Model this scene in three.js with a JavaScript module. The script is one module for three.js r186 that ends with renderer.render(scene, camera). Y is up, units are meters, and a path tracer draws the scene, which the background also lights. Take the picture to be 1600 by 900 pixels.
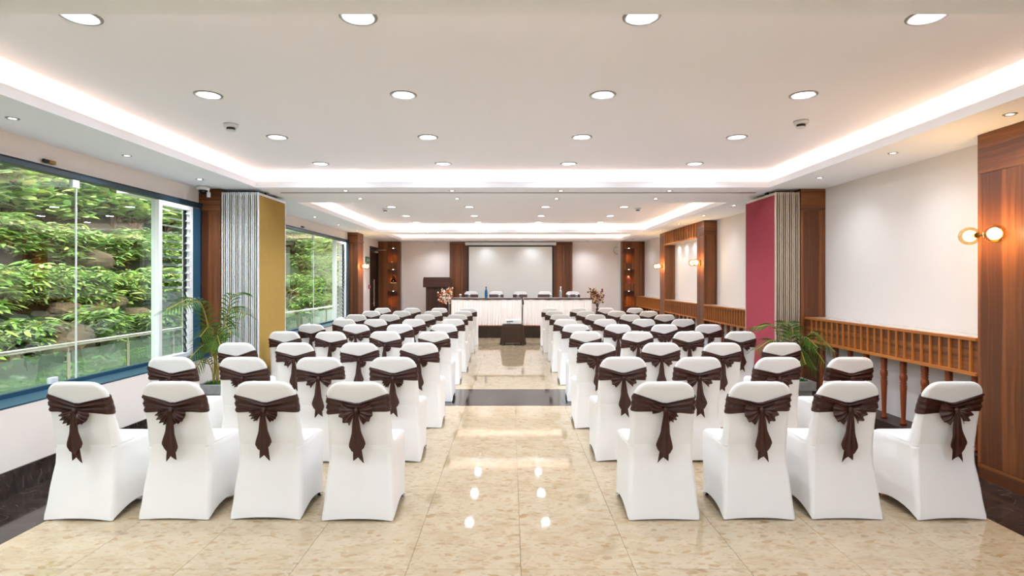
import * as THREE from 'three';
import { mergeGeometries } from 'three/addons/utils/BufferGeometryUtils.js';
import { RectAreaLightUniformsLib } from 'three/addons/lights/RectAreaLightUniformsLib.js';
import { RoundedBoxGeometry } from 'three/addons/geometries/RoundedBoxGeometry.js';

// ---------------------------------------------------------------- camera, sky, sun, exposure
// All positions are (x, y, d): d is metres in front of the photographer, so z = -d.
const scene = new THREE.Scene();
const FOCAL = 889;
const camera = new THREE.PerspectiveCamera(2 * Math.atan(450 / FOCAL) * 180 / Math.PI, 16 / 9, 0.05, 300);
camera.position.set(0, 1.55, 0);
camera.setViewOffset(1600, 900, 2, 12, 1600, 900);
const renderer = new THREE.WebGLRenderer({ antialias: true });
renderer.toneMapping = THREE.LinearToneMapping;
renderer.toneMappingExposure = 1.66;
renderer.shadowMap.enabled = true;
RectAreaLightUniformsLib.init();
scene.background = new THREE.Color(0.93, 0.97, 1.0);          // bright overcast sky
scene.backgroundIntensity = 2.7;
const sun = new THREE.DirectionalLight(0xfff6e6, 4.2);         // veiled sun high over the building, on the hillside
sun.position.set(9, 26, -6); sun.target.position.set(-8, 0, -14); sun.shadow.radius = 12; sun.castShadow = true;
sun.shadow.camera.left = -30; sun.shadow.camera.right = 30; sun.shadow.camera.top = 30; sun.shadow.camera.bottom = -30; sun.shadow.camera.far = 90;
sun.shadow.mapSize.set(2048, 2048);
scene.add(sun, sun.target);
const DOWNLIGHT = 130, COVE = 9, SPOT = 3.2, GLOBE = 0.4;

// ---------------------------------------------------------------- helpers
let seed = 7;
function rnd() { seed = (seed + 0x6d2b79f5) | 0; let t = Math.imul(seed ^ (seed >>> 15), 1 | seed); t = (t + Math.imul(t ^ (t >>> 7), 61 | t)) ^ t; return ((t ^ (t >>> 14)) >>> 0) / 4294967296; }
const rr = (a, b) => a + (b - a) * rnd();
const lerp = (a, b, t) => a + (b - a) * t;
const clamp = (x, a = 0, b = 1) => Math.min(b, Math.max(a, x));
const smooth = (a, b, x) => { const t = clamp((x - a) / (b - a)); return t * t * (3 - 2 * t); };
function curveOf(pts) { return (x) => { if (x <= pts[0][0]) return pts[0][1]; for (let i = 1; i < pts.length; i++) if (x <= pts[i][0]) { const [a, va] = pts[i - 1], [b, vb] = pts[i]; const t = (x - a) / (b - a); return lerp(va, vb, t * t * (3 - 2 * t) * 0.5 + t * 0.5); } return pts[pts.length - 1][1]; }; }
function hash(i, j, k) { let h = Math.imul(i, 374761393) + Math.imul(j, 668265263) + Math.imul(k, 2147483647 ^ 0x5bd1e995); h = Math.imul(h ^ (h >>> 13), 1274126177); return ((h ^ (h >>> 16)) >>> 0) / 4294967296; }
function pnoise(x, y, px, py, k) {
  const xi = Math.floor(x), yi = Math.floor(y), fx = x - xi, fy = y - yi, m = (a, b) => ((a % b) + b) % b;
  const u = fx * fx * (3 - 2 * fx), v = fy * fy * (3 - 2 * fy), x0 = m(xi, px), x1 = m(xi + 1, px), y0 = m(yi, py), y1 = m(yi + 1, py);
  return lerp(lerp(hash(x0, y0, k), hash(x1, y0, k), u), lerp(hash(x0, y1, k), hash(x1, y1, k), u), v);
}
function fbm(x, y, px, py, oct, k) { let s = 0, a = 0.5, n = 0; for (let o = 0; o < oct; o++) { s += a * pnoise(x, y, px, py, k + o); n += a; a *= 0.5; x *= 2; y *= 2; px *= 2; py *= 2; } return s / n; }
function n3(x, y, z, k = 1) { return (pnoise(x + 3.1, y + z * 0.7, 997, 997, k) + pnoise(y + 5.7, z - x * 0.6, 997, 997, k + 9) + pnoise(z + 1.3, x + y * 0.5, 997, 997, k + 21)) / 3; }
function dataTex(w, h, f, sizeX, sizeY, srgb = true) {
  const a = new Uint8Array(w * h * 4);
  for (let j = 0; j < h; j++) for (let i = 0; i < w; i++) { const c = f(i / w, j / h, i, j), o = (j * w + i) * 4; a[o] = clamp(c[0], 0, 255); a[o + 1] = clamp(c[1], 0, 255); a[o + 2] = clamp(c[2], 0, 255); a[o + 3] = 255; }
  const t = new THREE.DataTexture(a, w, h); t.magFilter = THREE.LinearFilter; t.minFilter = THREE.LinearMipmapLinearFilter; t.generateMipmaps = true;
  t.wrapS = t.wrapT = THREE.RepeatWrapping; t.repeat.set(1 / sizeX, 1 / sizeY); if (srgb) t.colorSpace = THREE.SRGBColorSpace; t.needsUpdate = true; return t;
}
const mix3 = (a, b, t) => [lerp(a[0], b[0], t), lerp(a[1], b[1], t), lerp(a[2], b[2], t)];

// ---------------------------------------------------------------- textures (uv in metres)
function woodTex(dark, mid, light, k, streak = 1) {
  return dataTex(512, 1024, (u, v) => {
    const warp = fbm(u * 4, v * 2, 4, 2, 3, k) * 0.8, band = fbm(u * 18 + warp * 1.5, v * 1, 18, 1, 4, k + 10);
    const fine = fbm(u * 90 + warp * 3, v * 5, 90, 5, 3, k + 20), pore = Math.pow(pnoise(u * 256, v * 20, 256, 20, k + 30), 5);
    let c = mix3(dark, mid, smooth(0.3, 0.62, band)); c = mix3(c, light, smooth(0.56, 0.8, band * 0.55 + fine * 0.45) * 0.85 * streak);
    c = mix3(c, dark, pore * 0.6 + smooth(0.55, 0.8, fine) * 0.25); return c;
  }, 0.62, 1.4);
}
const walnutMap = woodTex([92, 51, 26], [128, 75, 38], [164, 103, 56], 3);
const walnutFlat = walnutMap;
const oakMap = woodTex([168, 98, 36], [196, 120, 48], [212, 140, 66], 41, 0.6);
const darkWoodMap = woodTex([44, 28, 22], [58, 38, 30], [70, 48, 38], 61, 0.5);
function canvasTex(w, h, draw, sx, sy) {
  const c = document.createElement('canvas'); c.width = w; c.height = h; draw(c.getContext('2d'), w, h);
  const t = new THREE.CanvasTexture(c); t.colorSpace = THREE.SRGBColorSpace; t.wrapS = t.wrapT = THREE.RepeatWrapping; t.repeat.set(1 / sx, 1 / sy); t.magFilter = THREE.LinearFilter; return t;
}
const beigeMap = canvasTex(2048, 2048, (g, w, h) => {                // beige breccia marble with tan chips, 2.44 m
  g.fillStyle = 'rgb(234,217,184)'; g.fillRect(0, 0, w, h);
  const blob = (x, y, rx, ry, a, style) => { for (const ox of [-w, 0, w]) for (const oy of [-h, 0, h]) { if (x + ox < -160 || x + ox > w + 160 || y + oy < -160 || y + oy > h + 160) continue; g.save(); g.translate(x + ox, y + oy); g.rotate(a); g.fillStyle = style; g.beginPath(); for (let i = 0; i <= 10; i++) { const t = i / 10 * 6.2832, q = 0.72 + 0.4 * hash(i % 10, Math.floor(x), Math.floor(y)); g.lineTo(Math.cos(t) * rx * q, Math.sin(t) * ry * q); } g.fill(); g.restore(); } };
  for (let i = 0; i < 700; i++) blob(rnd() * w, rnd() * h, rr(30, 120), rr(14, 50), rr(-0.5, 0.5), rnd() < 0.5 ? 'rgba(238,224,196,0.35)' : 'rgba(216,192,150,0.30)');
  for (let i = 0; i < 5200; i++) blob(rnd() * w, rnd() * h, rr(4, 22), rr(3, 9), rr(-0.6, 0.6), ['rgba(240,228,202,0.5)', 'rgba(205,176,130,0.42)', 'rgba(224,202,160,0.6)', 'rgba(196,164,118,0.35)'][Math.floor(rnd() * 4)]);
  for (let i = 0; i < 420; i++) blob(rnd() * w, rnd() * h, rr(12, 34), rr(7, 16), rr(-0.5, 0.5), ['rgba(198,162,112,0.62)', 'rgba(205,170,122,0.5)', 'rgba(188,156,112,0.5)'][Math.floor(rnd() * 3)]);
  for (let i = 0; i < 500; i++) { g.strokeStyle = 'rgba(190,158,110,0.25)'; g.lineWidth = rr(0.6, 1.6); g.beginPath(); let x = rnd() * w, y = rnd() * h; g.moveTo(x, y); for (let k = 0; k < 4; k++) { x += rr(-30, 50); y += rr(-14, 14); g.lineTo(x, y); } g.stroke(); }
}, 2.44, 2.44);
const emperadorMap = canvasTex(1024, 1024, (g, w, h) => {             // dark brown marble with thin white veins, 1.6 m
  g.fillStyle = 'rgb(52,42,38)'; g.fillRect(0, 0, w, h);
  for (let i = 0; i < 900; i++) { g.fillStyle = ['rgba(30,22,20,0.35)', 'rgba(78,62,54,0.28)', 'rgba(96,78,66,0.15)'][i % 3]; g.beginPath(); g.ellipse(rnd() * w, rnd() * h, rr(8, 70), rr(4, 20), rr(-0.6, 0.6), 0, 6.3); g.fill(); }
  for (let i = 0; i < 330; i++) { g.strokeStyle = `rgba(${220 - i % 40},${205 - i % 40},${185 - i % 30},${rr(0.15, 0.6)})`; g.lineWidth = rr(0.6, 2.2); g.beginPath(); let x = rnd() * w, y = rnd() * h, a = rr(-0.7, 0.7); g.moveTo(x, y); const n = 2 + Math.floor(rnd() * 7); for (let k = 0; k < n; k++) { a += rr(-0.7, 0.7); x += Math.cos(a) * rr(6, 26); y += Math.sin(a) * rr(6, 22); g.lineTo(x, y); } g.stroke(); }
}, 1.6, 1.6);
const weave = (c1, c2, k) => dataTex(256, 256, (u, v, i, j) => mix3(c1, c2, hash(i, j, k) * 0.55 + pnoise(u * 24, v * 24, 24, 24, k) * 0.25 + ((i + j) % 2) * 0.2), 0.4, 0.4);
const graniteMap = dataTex(256, 256, (u, v, i, j) => mix3([120, 120, 118], [190, 190, 186], hash(i, j, 5) * 0.5 + fbm(u * 8, v * 8, 8, 8, 4, 6) * 0.5), 0.35, 0.35);
const soilMap = dataTex(512, 512, (u, v, i, j) => { const n = fbm(u * 10, v * 10, 10, 10, 5, 71); return mix3(mix3([22, 32, 12], [46, 54, 22], n), [40, 66, 20], smooth(0.5, 0.7, fbm(u * 7, v * 7, 7, 7, 4, 77))); }, 3, 3);
const rockMap = dataTex(512, 512, (u, v) => { const n = fbm(u * 8, v * 8, 8, 8, 6, 81); return mix3(mix3([50, 42, 32], [112, 92, 66], n), [80, 92, 50], smooth(0.55, 0.7, fbm(u * 5, v * 5, 5, 5, 4, 88)) * 0.6); }, 1, 1);
const clothBump = dataTex(256, 256, (u, v, i, j) => { const q = 128 + 60 * Math.sin(i * Math.PI / 2) * Math.sin(j * Math.PI / 2) + 60 * (fbm(u * 10, v * 10, 10, 10, 4, 91) - 0.5); return [q, q, q]; }, 0.25, 0.25, false);

// ---------------------------------------------------------------- materials
const std = (o) => new THREE.MeshStandardMaterial({ side: THREE.DoubleSide, ...o });
const phy = (o) => new THREE.MeshPhysicalMaterial({ side: THREE.DoubleSide, ...o });
const M = {
  ceiling: std({ color: 0xf6f5fc, roughness: 0.9 }), soffit: std({ color: 0xf3f4f9, roughness: 0.85 }), wall: std({ color: 0xf0e7e0, roughness: 0.85 }), wallWhite: std({ color: 0xe6ded8, roughness: 0.8 }),
  tile: phy({ map: beigeMap, color: new THREE.Color(0.67, 0.625, 0.59), roughness: 0.035, ior: 1.55 }), grout: std({ color: 0x9a7448, roughness: 0.8 }), emperador: phy({ map: emperadorMap, roughness: 0.08, ior: 1.5 }),
  walnut: phy({ map: walnutMap, roughness: 0.38, ior: 1.45 }), oak: std({ map: oakMap, roughness: 0.5 }), espresso: std({ map: darkWoodMap, roughness: 0.45 }), baluster: std({ map: oakMap, color: 0xba8a5c, roughness: 0.42 }),
  cream: phy({ color: 0xd8cdc2, roughness: 0.15 }), whitePaint: std({ color: 0xf0f0ee, roughness: 0.45 }), black: std({ color: 0x0d0d0d, roughness: 0.5 }), blackGloss: std({ color: 0x0a0a0a, roughness: 0.15 }),
  blueFrame: std({ color: 0x1f4860, roughness: 0.35, metalness: 0.2 }), darkFrame: std({ color: 0x10242e, roughness: 0.35 }), aluminium: std({ color: 0xe6e9ec, roughness: 0.35, metalness: 0.25 }), steel: std({ color: 0xcfc8bc, roughness: 0.25, metalness: 0.9 }), gasket: std({ color: 0x15171a, roughness: 0.7 }),
  headFrame: std({ color: 0x16323f, roughness: 0.35 }),
  tealPanel: std({ color: 0x2d5b74, roughness: 0.3 }),
  glass: phy({ color: 0xf4faf6, transmission: 1, roughness: 0, thickness: 0, ior: 1.5 }), frosted: phy({ color: 0xc9dccb, transmission: 0.86, roughness: 0.22, thickness: 0, ior: 1.45 }), louvreGlass: phy({ color: 0xe8f0ee, transmission: 0.92, roughness: 0.05, thickness: 0 }),
  cover: std({ color: 0xf4f2ef, roughness: 0.85, bumpMap: clothBump, bumpScale: 0.0006 }), satin: phy({ color: 0x3a180c, roughness: 0.42, sheen: 0.25, sheenColor: new THREE.Color(0x6a3a28), sheenRoughness: 0.4 }),
  skirt: std({ color: 0xf2ece6, roughness: 0.9 }), brownCloth: std({ color: 0x3e2815, roughness: 0.75 }), stageCloth: std({ color: 0x2c1c10, roughness: 0.8 }), carpet: std({ color: 0x9a4a1c, roughness: 0.95 }),
  olive: std({ map: weave([150, 118, 48], [180, 146, 74], 11), roughness: 0.95 }), crimson: std({ map: weave([146, 46, 60], [176, 72, 84], 12), roughness: 0.95 }),
  granite: std({ map: graniteMap, roughness: 0.8 }), soil: std({ map: soilMap, roughness: 1 }), rock: std({ map: rockMap, roughness: 0.95 }),
  leaf: phy({ color: 0xffffff, transmission: 0.35, roughness: 1, thickness: 0, ior: 1.35 }), bark: std({ color: 0x5a4630, roughness: 0.95 }), palmLeaf: phy({ color: 0x4c6a1c, transmission: 0.3, roughness: 1, thickness: 0, ior: 1.35 }), palmStem: std({ color: 0x9a8a34, roughness: 0.7 }), moss: std({ color: 0x3e6a1c, roughness: 1 }),
  trim: std({ color: 0x9b9892, roughness: 0.4, metalness: 0.3 }), detector: std({ color: 0xdedede, roughness: 0.5 }), screen: std({ color: 0xefefea, roughness: 0.95 }), door: phy({ map: darkWoodMap, color: 0x8a827c, roughness: 0.25 }), lectern: std({ map: walnutMap, color: 0x8c7468, roughness: 0.4 }),
  brass: std({ color: 0x8a6a30, roughness: 0.3, metalness: 0.9 }), concrete: std({ color: 0xd9d6d0, roughness: 0.9 }),
  lampFace: std({ color: 0xffffff, emissive: 0xffffff, emissiveIntensity: 4, roughness: 0.5 }), spotFace: std({ color: 0xffffff, emissive: 0xfff4e6, emissiveIntensity: 9 }), led: std({ color: 0xffffff, emissive: 0xffd9b8, emissiveIntensity: 6 }), bulb: std({ color: 0xffffff, emissive: 0xffecc8, emissiveIntensity: 12 }), globe: phy({ color: 0xf6e2b8, transmission: 1, roughness: 0.02, thickness: 0, ior: 1.5 }),
};

// ---------------------------------------------------------------- object builders
const taken = new Map();
function numbered(name) { const n = taken.get(name) || 0; taken.set(name, n + 1); return n ? name + '_' + String(n).padStart(3, '0') : name; }
function shade(o) { o.traverse((c) => { if (c.isMesh) { c.castShadow = true; c.receiveShadow = true; } }); return o; }
function thing(name, label, category, x = 0, y = 0, d = 0, group) { const o = new THREE.Group(); o.name = numbered(name); o.position.set(x, y, -d); o.userData = { label, category }; if (group) o.userData.group = group; scene.add(o); return o; }
function structure(name) { const o = new THREE.Group(); o.name = numbered(name); o.userData = { kind: 'structure' }; scene.add(o); return o; }
function rootPos(p) { const v = new THREE.Vector3(); while (p && p !== scene) { v.add(p.position); p = p.parent; } return v; }
// uv in metres; grain: the axis that runs along v
function metreUV(geo, grain = 'y', ox = 0, oy = 0, oz = 0) {
  const p = geo.attributes.position, n = geo.attributes.normal, uv = new Float32Array(p.count * 2);
  for (let i = 0; i < p.count; i++) {
    const c = { x: p.getX(i) + ox, y: p.getY(i) + oy, z: p.getZ(i) + oz }, ax = Math.abs(n.getX(i)), ay = Math.abs(n.getY(i)), az = Math.abs(n.getZ(i));
    let axes = ax >= ay && ax >= az ? ['z', 'y'] : ay >= az ? ['x', 'z'] : ['x', 'y'];
    if (axes[0] === grain) axes = [axes[1], axes[0]];
    uv[i * 2] = c[axes[0]]; uv[i * 2 + 1] = c[axes[1]];
  }
  geo.setAttribute('uv', new THREE.BufferAttribute(uv, 2)); return geo;
}
function boxGeo(w, h, l, bevel) { return bevel ? new RoundedBoxGeometry(w, h, l, 1, bevel) : new THREE.BoxGeometry(w, h, l); }
// box by its faces: x0..x1, y0..y1, d0..d1 in world metres, a child of parent
function bx(parent, name, mat, x0, x1, y0, y1, d0, d1, o = {}) {
  const g = boxGeo(Math.abs(x1 - x0), Math.abs(y1 - y0), Math.abs(d1 - d0), o.bevel), cx = (x0 + x1) / 2, cy = (y0 + y1) / 2, cz = -(d0 + d1) / 2;
  const j = o.jitter === undefined ? 0 : o.jitter; metreUV(g, o.grain || 'y', cx + j * 3.3, cy + j * 5.1, cz + j * 7.7);
  const m = new THREE.Mesh(g, mat); m.name = name; const r = rootPos(parent); m.position.set(cx - r.x, cy - r.y, cz - r.z); parent.add(m); return m;
}
function part(parent, name, geo, mat, x = 0, y = 0, z = 0) { const m = new THREE.Mesh(geo, mat); m.name = name; m.position.set(x, y, z); parent.add(m); return m; }
function box0(w, h, l, x = 0, y = 0, z = 0, bevel) { const g = boxGeo(w, h, l, bevel); g.translate(x, y, z); return g; }
function lathe(pts, seg = 24) { return new THREE.LatheGeometry(pts.map(([r, y]) => new THREE.Vector2(r, y)), seg); }
function tube(pts, r, seg = 12, rad = 6) { return new THREE.TubeGeometry(new THREE.CatmullRomCurve3(pts.map((p) => new THREE.Vector3(...p))), seg, r, rad); }
function merge(list) { return mergeGeometries(list.map((g) => { const q = g.index ? g.toNonIndexed() : g; for (const k of Object.keys(q.attributes)) if (!['position', 'normal', 'uv'].includes(k)) q.deleteAttribute(k); return q; })); }
function grid(nu, nv, f, closed = false) {                            // surface of (u, v) -> [x, y, z]
  const pos = [], uv = [], idx = [], cols = closed ? nu : nu + 1;
  for (let j = 0; j <= nv; j++) for (let i = 0; i < cols; i++) { pos.push(...f(i / nu, j / nv)); uv.push(i / nu, j / nv); }
  for (let j = 0; j < nv; j++) for (let i = 0; i < nu; i++) { const a = j * cols + i, b = j * cols + (i + 1) % cols, c = a + cols, d = b + cols; idx.push(a, b, d, a, d, c); }
  const g = new THREE.BufferGeometry(); g.setAttribute('position', new THREE.Float32BufferAttribute(pos, 3)); g.setAttribute('uv', new THREE.Float32BufferAttribute(uv, 2)); g.setIndex(idx); g.computeVertexNormals(); return g;
}

// ================================================================ the room
const XL = -3.895, XLOW = -3.6, XR = 3.93, XCOL = 3.68, DB = 17.0, DN = -7.5, YS = 2.695, YC = 2.90, YW = 2.498, YSILL = 0.63;
const FLX0 = -2.995, FLX1 = 3.105;

{ // floor: slab, beige tiles one by one, dark marble borders
  const fl = structure('floor');
  bx(fl, 'slab', M.grout, -4.1, 4.1, -0.25, -0.012, DN - 0.2, DB + 0.2);
  const variants = []; for (let k = 0; k < 8; k++) { const g = new THREE.BoxGeometry(0.6078, 0.0118, 1.2178); metreUV(g, 'z', k * 0.71, 0, k * 0.43); variants.push(g); }
  const cut = {};
  const row = (d0, d1) => { for (let i = 0; i < 10; i++) { const x = FLX0 + 0.61 * (i + 0.5), len = d1 - d0; let g = variants[Math.floor(rnd() * 8)]; if (Math.abs(len - 1.22) > 0.01) { const key = len.toFixed(3) + i % 3; g = cut[key] || (cut[key] = metreUV(new THREE.BoxGeometry(0.6078, 0.0118, len - 0.0022), 'z', i * 0.37, 0, len)); } part(fl, 'floor_tile', g, M.tile, x, -0.0059, -(d0 + d1) / 2); } };
  const seams = [DN]; for (let d = 3.055 - 1.22 * 9; d < 7.03; d += 1.22) if (d > DN + 0.05) seams.push(d); seams.push(7.03);
  for (let i = 1; i < seams.length; i++) row(seams[i - 1], seams[i]);
  for (let d = 8.1; d < DB; d += 1.22) row(d, Math.min(d + 1.22, DB));
  const border = (x0, x1, d0, d1) => { const n = Math.max(1, Math.round(Math.max(x1 - x0, d1 - d0) / 1.25)), along = d1 - d0 > x1 - x0; for (let i = 0; i < n; i++) bx(fl, 'border_slab', M.emperador, along ? x0 : lerp(x0, x1, i / n) + 0.0008, along ? x1 : lerp(x0, x1, (i + 1) / n) - 0.0008, -0.012, 0, along ? lerp(d0, d1, i / n) + 0.0008 : d0, along ? lerp(d0, d1, (i + 1) / n) - 0.0008 : d1, { grain: along ? 'z' : 'x', jitter: i * 0.17 }); };
  border(XLOW - 0.01, FLX0 - 0.002, DN, DB); border(FLX1 + 0.002, XR, DN, DB); border(FLX0, FLX1, 7.032, 8.098);
}
{ // ceiling: slab, soffit frames, cove lips
  const ce = structure('ceiling');
  bx(ce, 'slab', M.ceiling, -4.1, 4.1, YC, 3.15, DN - 0.2, DB + 0.2);
  const so = (x0, x1, d0, d1) => bx(ce, 'soffit', M.soffit, x0, x1, YS, YC, d0, d1);
  const X0 = -3.14, X1 = 3.19, W = 0.07;
  so(-4.0, X0 - W, DN, DB); so(X1 + W, 4.05, DN, DB);
  const cof = [[-5.0, 0.9], [2.45, 7.02], [8.38, 13.62], [14.14, 16.4]], ends = [[DN, -5.0 - W], [0.9 + W, 2.45 - W], [7.02 + W, 8.38 - W], [13.62 + W, 14.14 - W], [16.4 + W, DB]];
  for (const [a, b] of ends) so(X0 - W, X1 + W, a, b);
  const nm = ['hindmost coffer', 'rear coffer', 'middle coffer', 'narrow stage coffer'];
  cof.forEach(([a, b], k) => {
    const lip = (x0, x1, d0, d1, y0, y1) => bx(ce, y1 > 2.73 ? 'cove_lip' : 'cove_ledge', M.soffit, x0, x1, y0, y1, d0, d1);
    lip(X0 - W, X0, a, b, YS, 2.712); lip(X1, X1 + W, a, b, YS, 2.712); lip(X0 - W, X1 + W, a - W, a, YS, 2.712); lip(X0 - W, X1 + W, b, b + W, YS, 2.712);
    lip(X0 - 0.016, X0, a, b, 2.712, 2.77); lip(X1, X1 + 0.016, a, b, 2.712, 2.77); lip(X0 - 0.016, X1 + 0.016, a - 0.016, a, 2.712, 2.77); lip(X0 - 0.016, X1 + 0.016, b, b + 0.016, 2.712, 2.77);
    const strip = (side, x, d, len, along) => {
      const t = thing('led_strip', `warm LED strip in the ${nm[k]} cove, ${side}`, 'light', x, 2.714, d);
      part(t, 'light_tape', along ? box0(0.014, 0.004, len) : box0(len, 0.004, 0.014), M.led);
      const L = new THREE.RectAreaLight(0xffd2ae, COVE, along ? 0.022 : len, along ? len : 0.022); L.position.y = 0.006; L.rotation.x = Math.PI / 2; t.add(L);
    };
    strip('window side', X0 - 0.042, (a + b) / 2, b - a, true); strip('ledge side', X1 + 0.042, (a + b) / 2, b - a, true);
    strip('end toward the stage', (X0 + X1) / 2, b + 0.042, X1 - X0, false); strip('end away from the stage', (X0 + X1) / 2, a - 0.042, X1 - X0, false);
  });
}
{ // walls
  const wl = structure('wall_left');
  bx(wl, 'lower_wall', M.wall, -4.1, XLOW, -0.012, YSILL, DN, 13.7);
  bx(wl, 'header', M.wall, -4.1, XL, YW, YC, DN, DB);
  bx(wl, 'pier', M.wall, -4.1, XL, YSILL, YW, DN, -5.5); bx(wl, 'pier', M.wall, -4.1, XL, YSILL, YW, 7.1, 8.1); bx(wl, 'pier', M.wall, -4.1, XL, -0.012, YW, 13.55, 14.2); bx(wl, 'pier', M.wall, -4.1, XL, -0.012, YW, 14.5, 15.72); bx(wl, 'pier', M.wall, -4.1, XL, -0.012, YW, 16.7, DB);
  bx(wl, 'pier', M.wall, -4.1, XL, -0.012, YSILL, 13.7, 14.6);
  const wr = structure('wall_right'); bx(wr, 'plaster', M.wallWhite, XR, 4.1, -0.012, YC, DN, DB);
  const wb = structure('wall_back'); bx(wb, 'plaster', M.wall, -4.1, 4.1, -0.012, YC, DB, DB + 0.2);
  const wn = structure('wall_front'); bx(wn, 'plaster', M.wall, -4.1, 4.1, -0.012, YC, DN - 0.2, DN);
  const bl = structure('baseboard_left'); for (let i = 0; i < 12; i++) bx(bl, 'skirting', M.emperador, XLOW, XLOW + 0.014, 0, 0.185, lerp(DN, 13.6, i / 12) + 0.001, lerp(DN, 13.6, (i + 1) / 12) - 0.001, { grain: 'z', jitter: i * 0.31 });
}

// ---------------------------------------------------------------- windows on the left
function windowWall(d0, d1, joints, louvre, panelTo) {
  const w = structure('window_' + (windowWall.n = (windowWall.n || 0) + 1));
  bx(w, 'window_sill', M.blueFrame, -3.93, XLOW + 0.004, YSILL, YSILL + 0.016, d0, panelTo, { bevel: 0.004 });
  bx(w, 'head_rail', M.headFrame, -3.93, -3.845, 2.447, YW, d0, panelTo, { bevel: 0.004 });
  bx(w, 'head_seal', M.gasket, -3.9, -3.842, 2.492, YW + 0.006, d0, panelTo);
  bx(w, 'bottom_rail', M.blueFrame, -3.9, -3.85, YSILL + 0.016, YSILL + 0.05, d0, louvre[0]);
  const edges = [d0, ...joints, louvre[0]];
  for (let i = 1; i < edges.length; i++) bx(w, 'glass_pane', M.glass, -3.8745, -3.8735, YSILL + 0.045, 2.435, edges[i - 1] + 0.003, edges[i] - 0.003);
  for (const j of joints) {
    bx(w, 'joint_seal', M.aluminium, -3.88, -3.868, YSILL + 0.045, 2.435, j - 0.004, j + 0.004);
    bx(w, 'patch_fitting', M.aluminium, -3.89, -3.855, 2.37, 2.44, j - 0.06, j + 0.02, { bevel: 0.004 }); bx(w, 'patch_fitting', M.aluminium, -3.89, -3.855, YSILL + 0.03, YSILL + 0.1, j - 0.3, j - 0.22, { bevel: 0.004 });
  }
  const [a, b] = louvre, y0 = YSILL + 0.016, y1 = 2.432, f = 0.055;
  const fr = bx(w, 'louvre_frame', M.whitePaint, -3.92, -3.83, y0, y1, a, a + f, { bevel: 0.004 });
  bx(w, 'louvre_frame', M.whitePaint, -3.92, -3.83, y0, y1, b - f, b, { bevel: 0.004 }); bx(w, 'louvre_frame', M.whitePaint, -3.92, -3.83, y0, y0 + 0.05, a + f, b - f, { bevel: 0.004 }); bx(w, 'louvre_frame', M.whitePaint, -3.92, -3.83, y1 - 0.05, y1, a + f, b - f, { bevel: 0.004 });
  bx(w, 'clip_channel', M.gasket, -3.89, -3.86, y0 + 0.05, y1 - 0.05, b - f - 0.05, b - f - 0.001); bx(w, 'clip_channel', M.whitePaint, -3.862, -3.84, y0 + 0.05, y1 - 0.05, b - f - 0.028, b - f - 0.001);
  const n = 19, pitch = (y1 - y0 - 0.12) / n;
  for (let i = 0; i < n; i++) {
    const y = y0 + 0.075 + pitch * (i + 0.5), tilt = i > 7 ? 1.25 : 0.35, m = part(w, 'louvre_blade', new THREE.BoxGeometry(0.005, pitch * 1.1, b - a - 2 * f - 0.03), M.louvreGlass, -3.872, y, -(a + b) / 2); m.rotation.z = tilt;
    const c = part(w, 'blade_clip', new THREE.BoxGeometry(0.012, pitch * 0.8, 0.03), M.whitePaint, -3.85, y, -(b - f - 0.03)); c.rotation.z = tilt;
  }
  if (panelTo > b + 0.02) { bx(w, 'fixed_panel', M.tealPanel, -3.9, -3.86, y0, y1, b + 0.03, panelTo - 0.02); bx(w, 'panel_frame', M.darkFrame, -3.91, -3.855, y0, y1, b, b + 0.03); bx(w, 'panel_frame', M.darkFrame, -3.91, -3.855, y0, y1, panelTo - 0.02, panelTo); }
  return w;
}
windowWall(-5.5, 6.2, [-3.6, -1.5, 0.6, 2.75, 5.07], [6.2, 6.86], 7.1);
windowWall(8.1, 12.5, [11.17], [12.5, 13.25], 13.56);

// ---------------------------------------------------------------- wood-clad columns
function woodColumn(label, x0, x1, d0, d1, y0, y1, faces, head = 0.28, base = 0.12) {
  const t = thing('wood_column', label, 'column', (x0 + x1) / 2, y0, (d0 + d1) / 2), e = 0.012;
  bx(t, 'core', M.espresso, x0 + (faces.includes('L') ? e : 0), x1 - (faces.includes('R') ? e : 0), y0, y1 - 0.004, d0 + (faces.includes('N') ? e : 0), d1, { jitter: rnd() });
  const clad = (nx0, nx1, nd0, nd1, axis) => {
    const along = axis === 'x' ? nx1 - nx0 : nd1 - nd0, n = Math.max(1, Math.round(along / 0.62));
    bx(t, 'head_board', M.walnut, nx0, nx1, y1 - head + 0.002, y1 - 0.004, nd0, nd1, { grain: axis, jitter: rnd() });
    if (base) bx(t, 'base_board', M.walnut, nx0, nx1, y0, y0 + base - 0.002, nd0, nd1, { grain: axis, jitter: rnd() });
    for (let i = 0; i < n; i++) { const u = i / n, v = (i + 1) / n, g = 0.0012; bx(t, 'panel_board', M.walnut, axis === 'x' ? lerp(nx0, nx1, u) + g : nx0, axis === 'x' ? lerp(nx0, nx1, v) - g : nx1, y0 + base, y1 - head, axis === 'x' ? nd0 : lerp(nd0, nd1, u) + g, axis === 'x' ? nd1 : lerp(nd0, nd1, v) - g, { jitter: rnd() }); }
  };
  if (faces.includes('N')) clad(x0, x1, d0, d0 + e, 'x');
  if (faces.includes('L')) clad(x0, x0 + e, d0 + (faces.includes('N') ? e : 0), d1, 'z');
  if (faces.includes('R')) clad(x1 - e, x1, d0 + (faces.includes('N') ? e : 0), d1, 'z');
  return t;
}
woodColumn('walnut clad column between the louvre window and the olive partition stack', -3.893, -3.625, 7.1, 8.02, 0, YS, ['N', 'R']);
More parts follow.
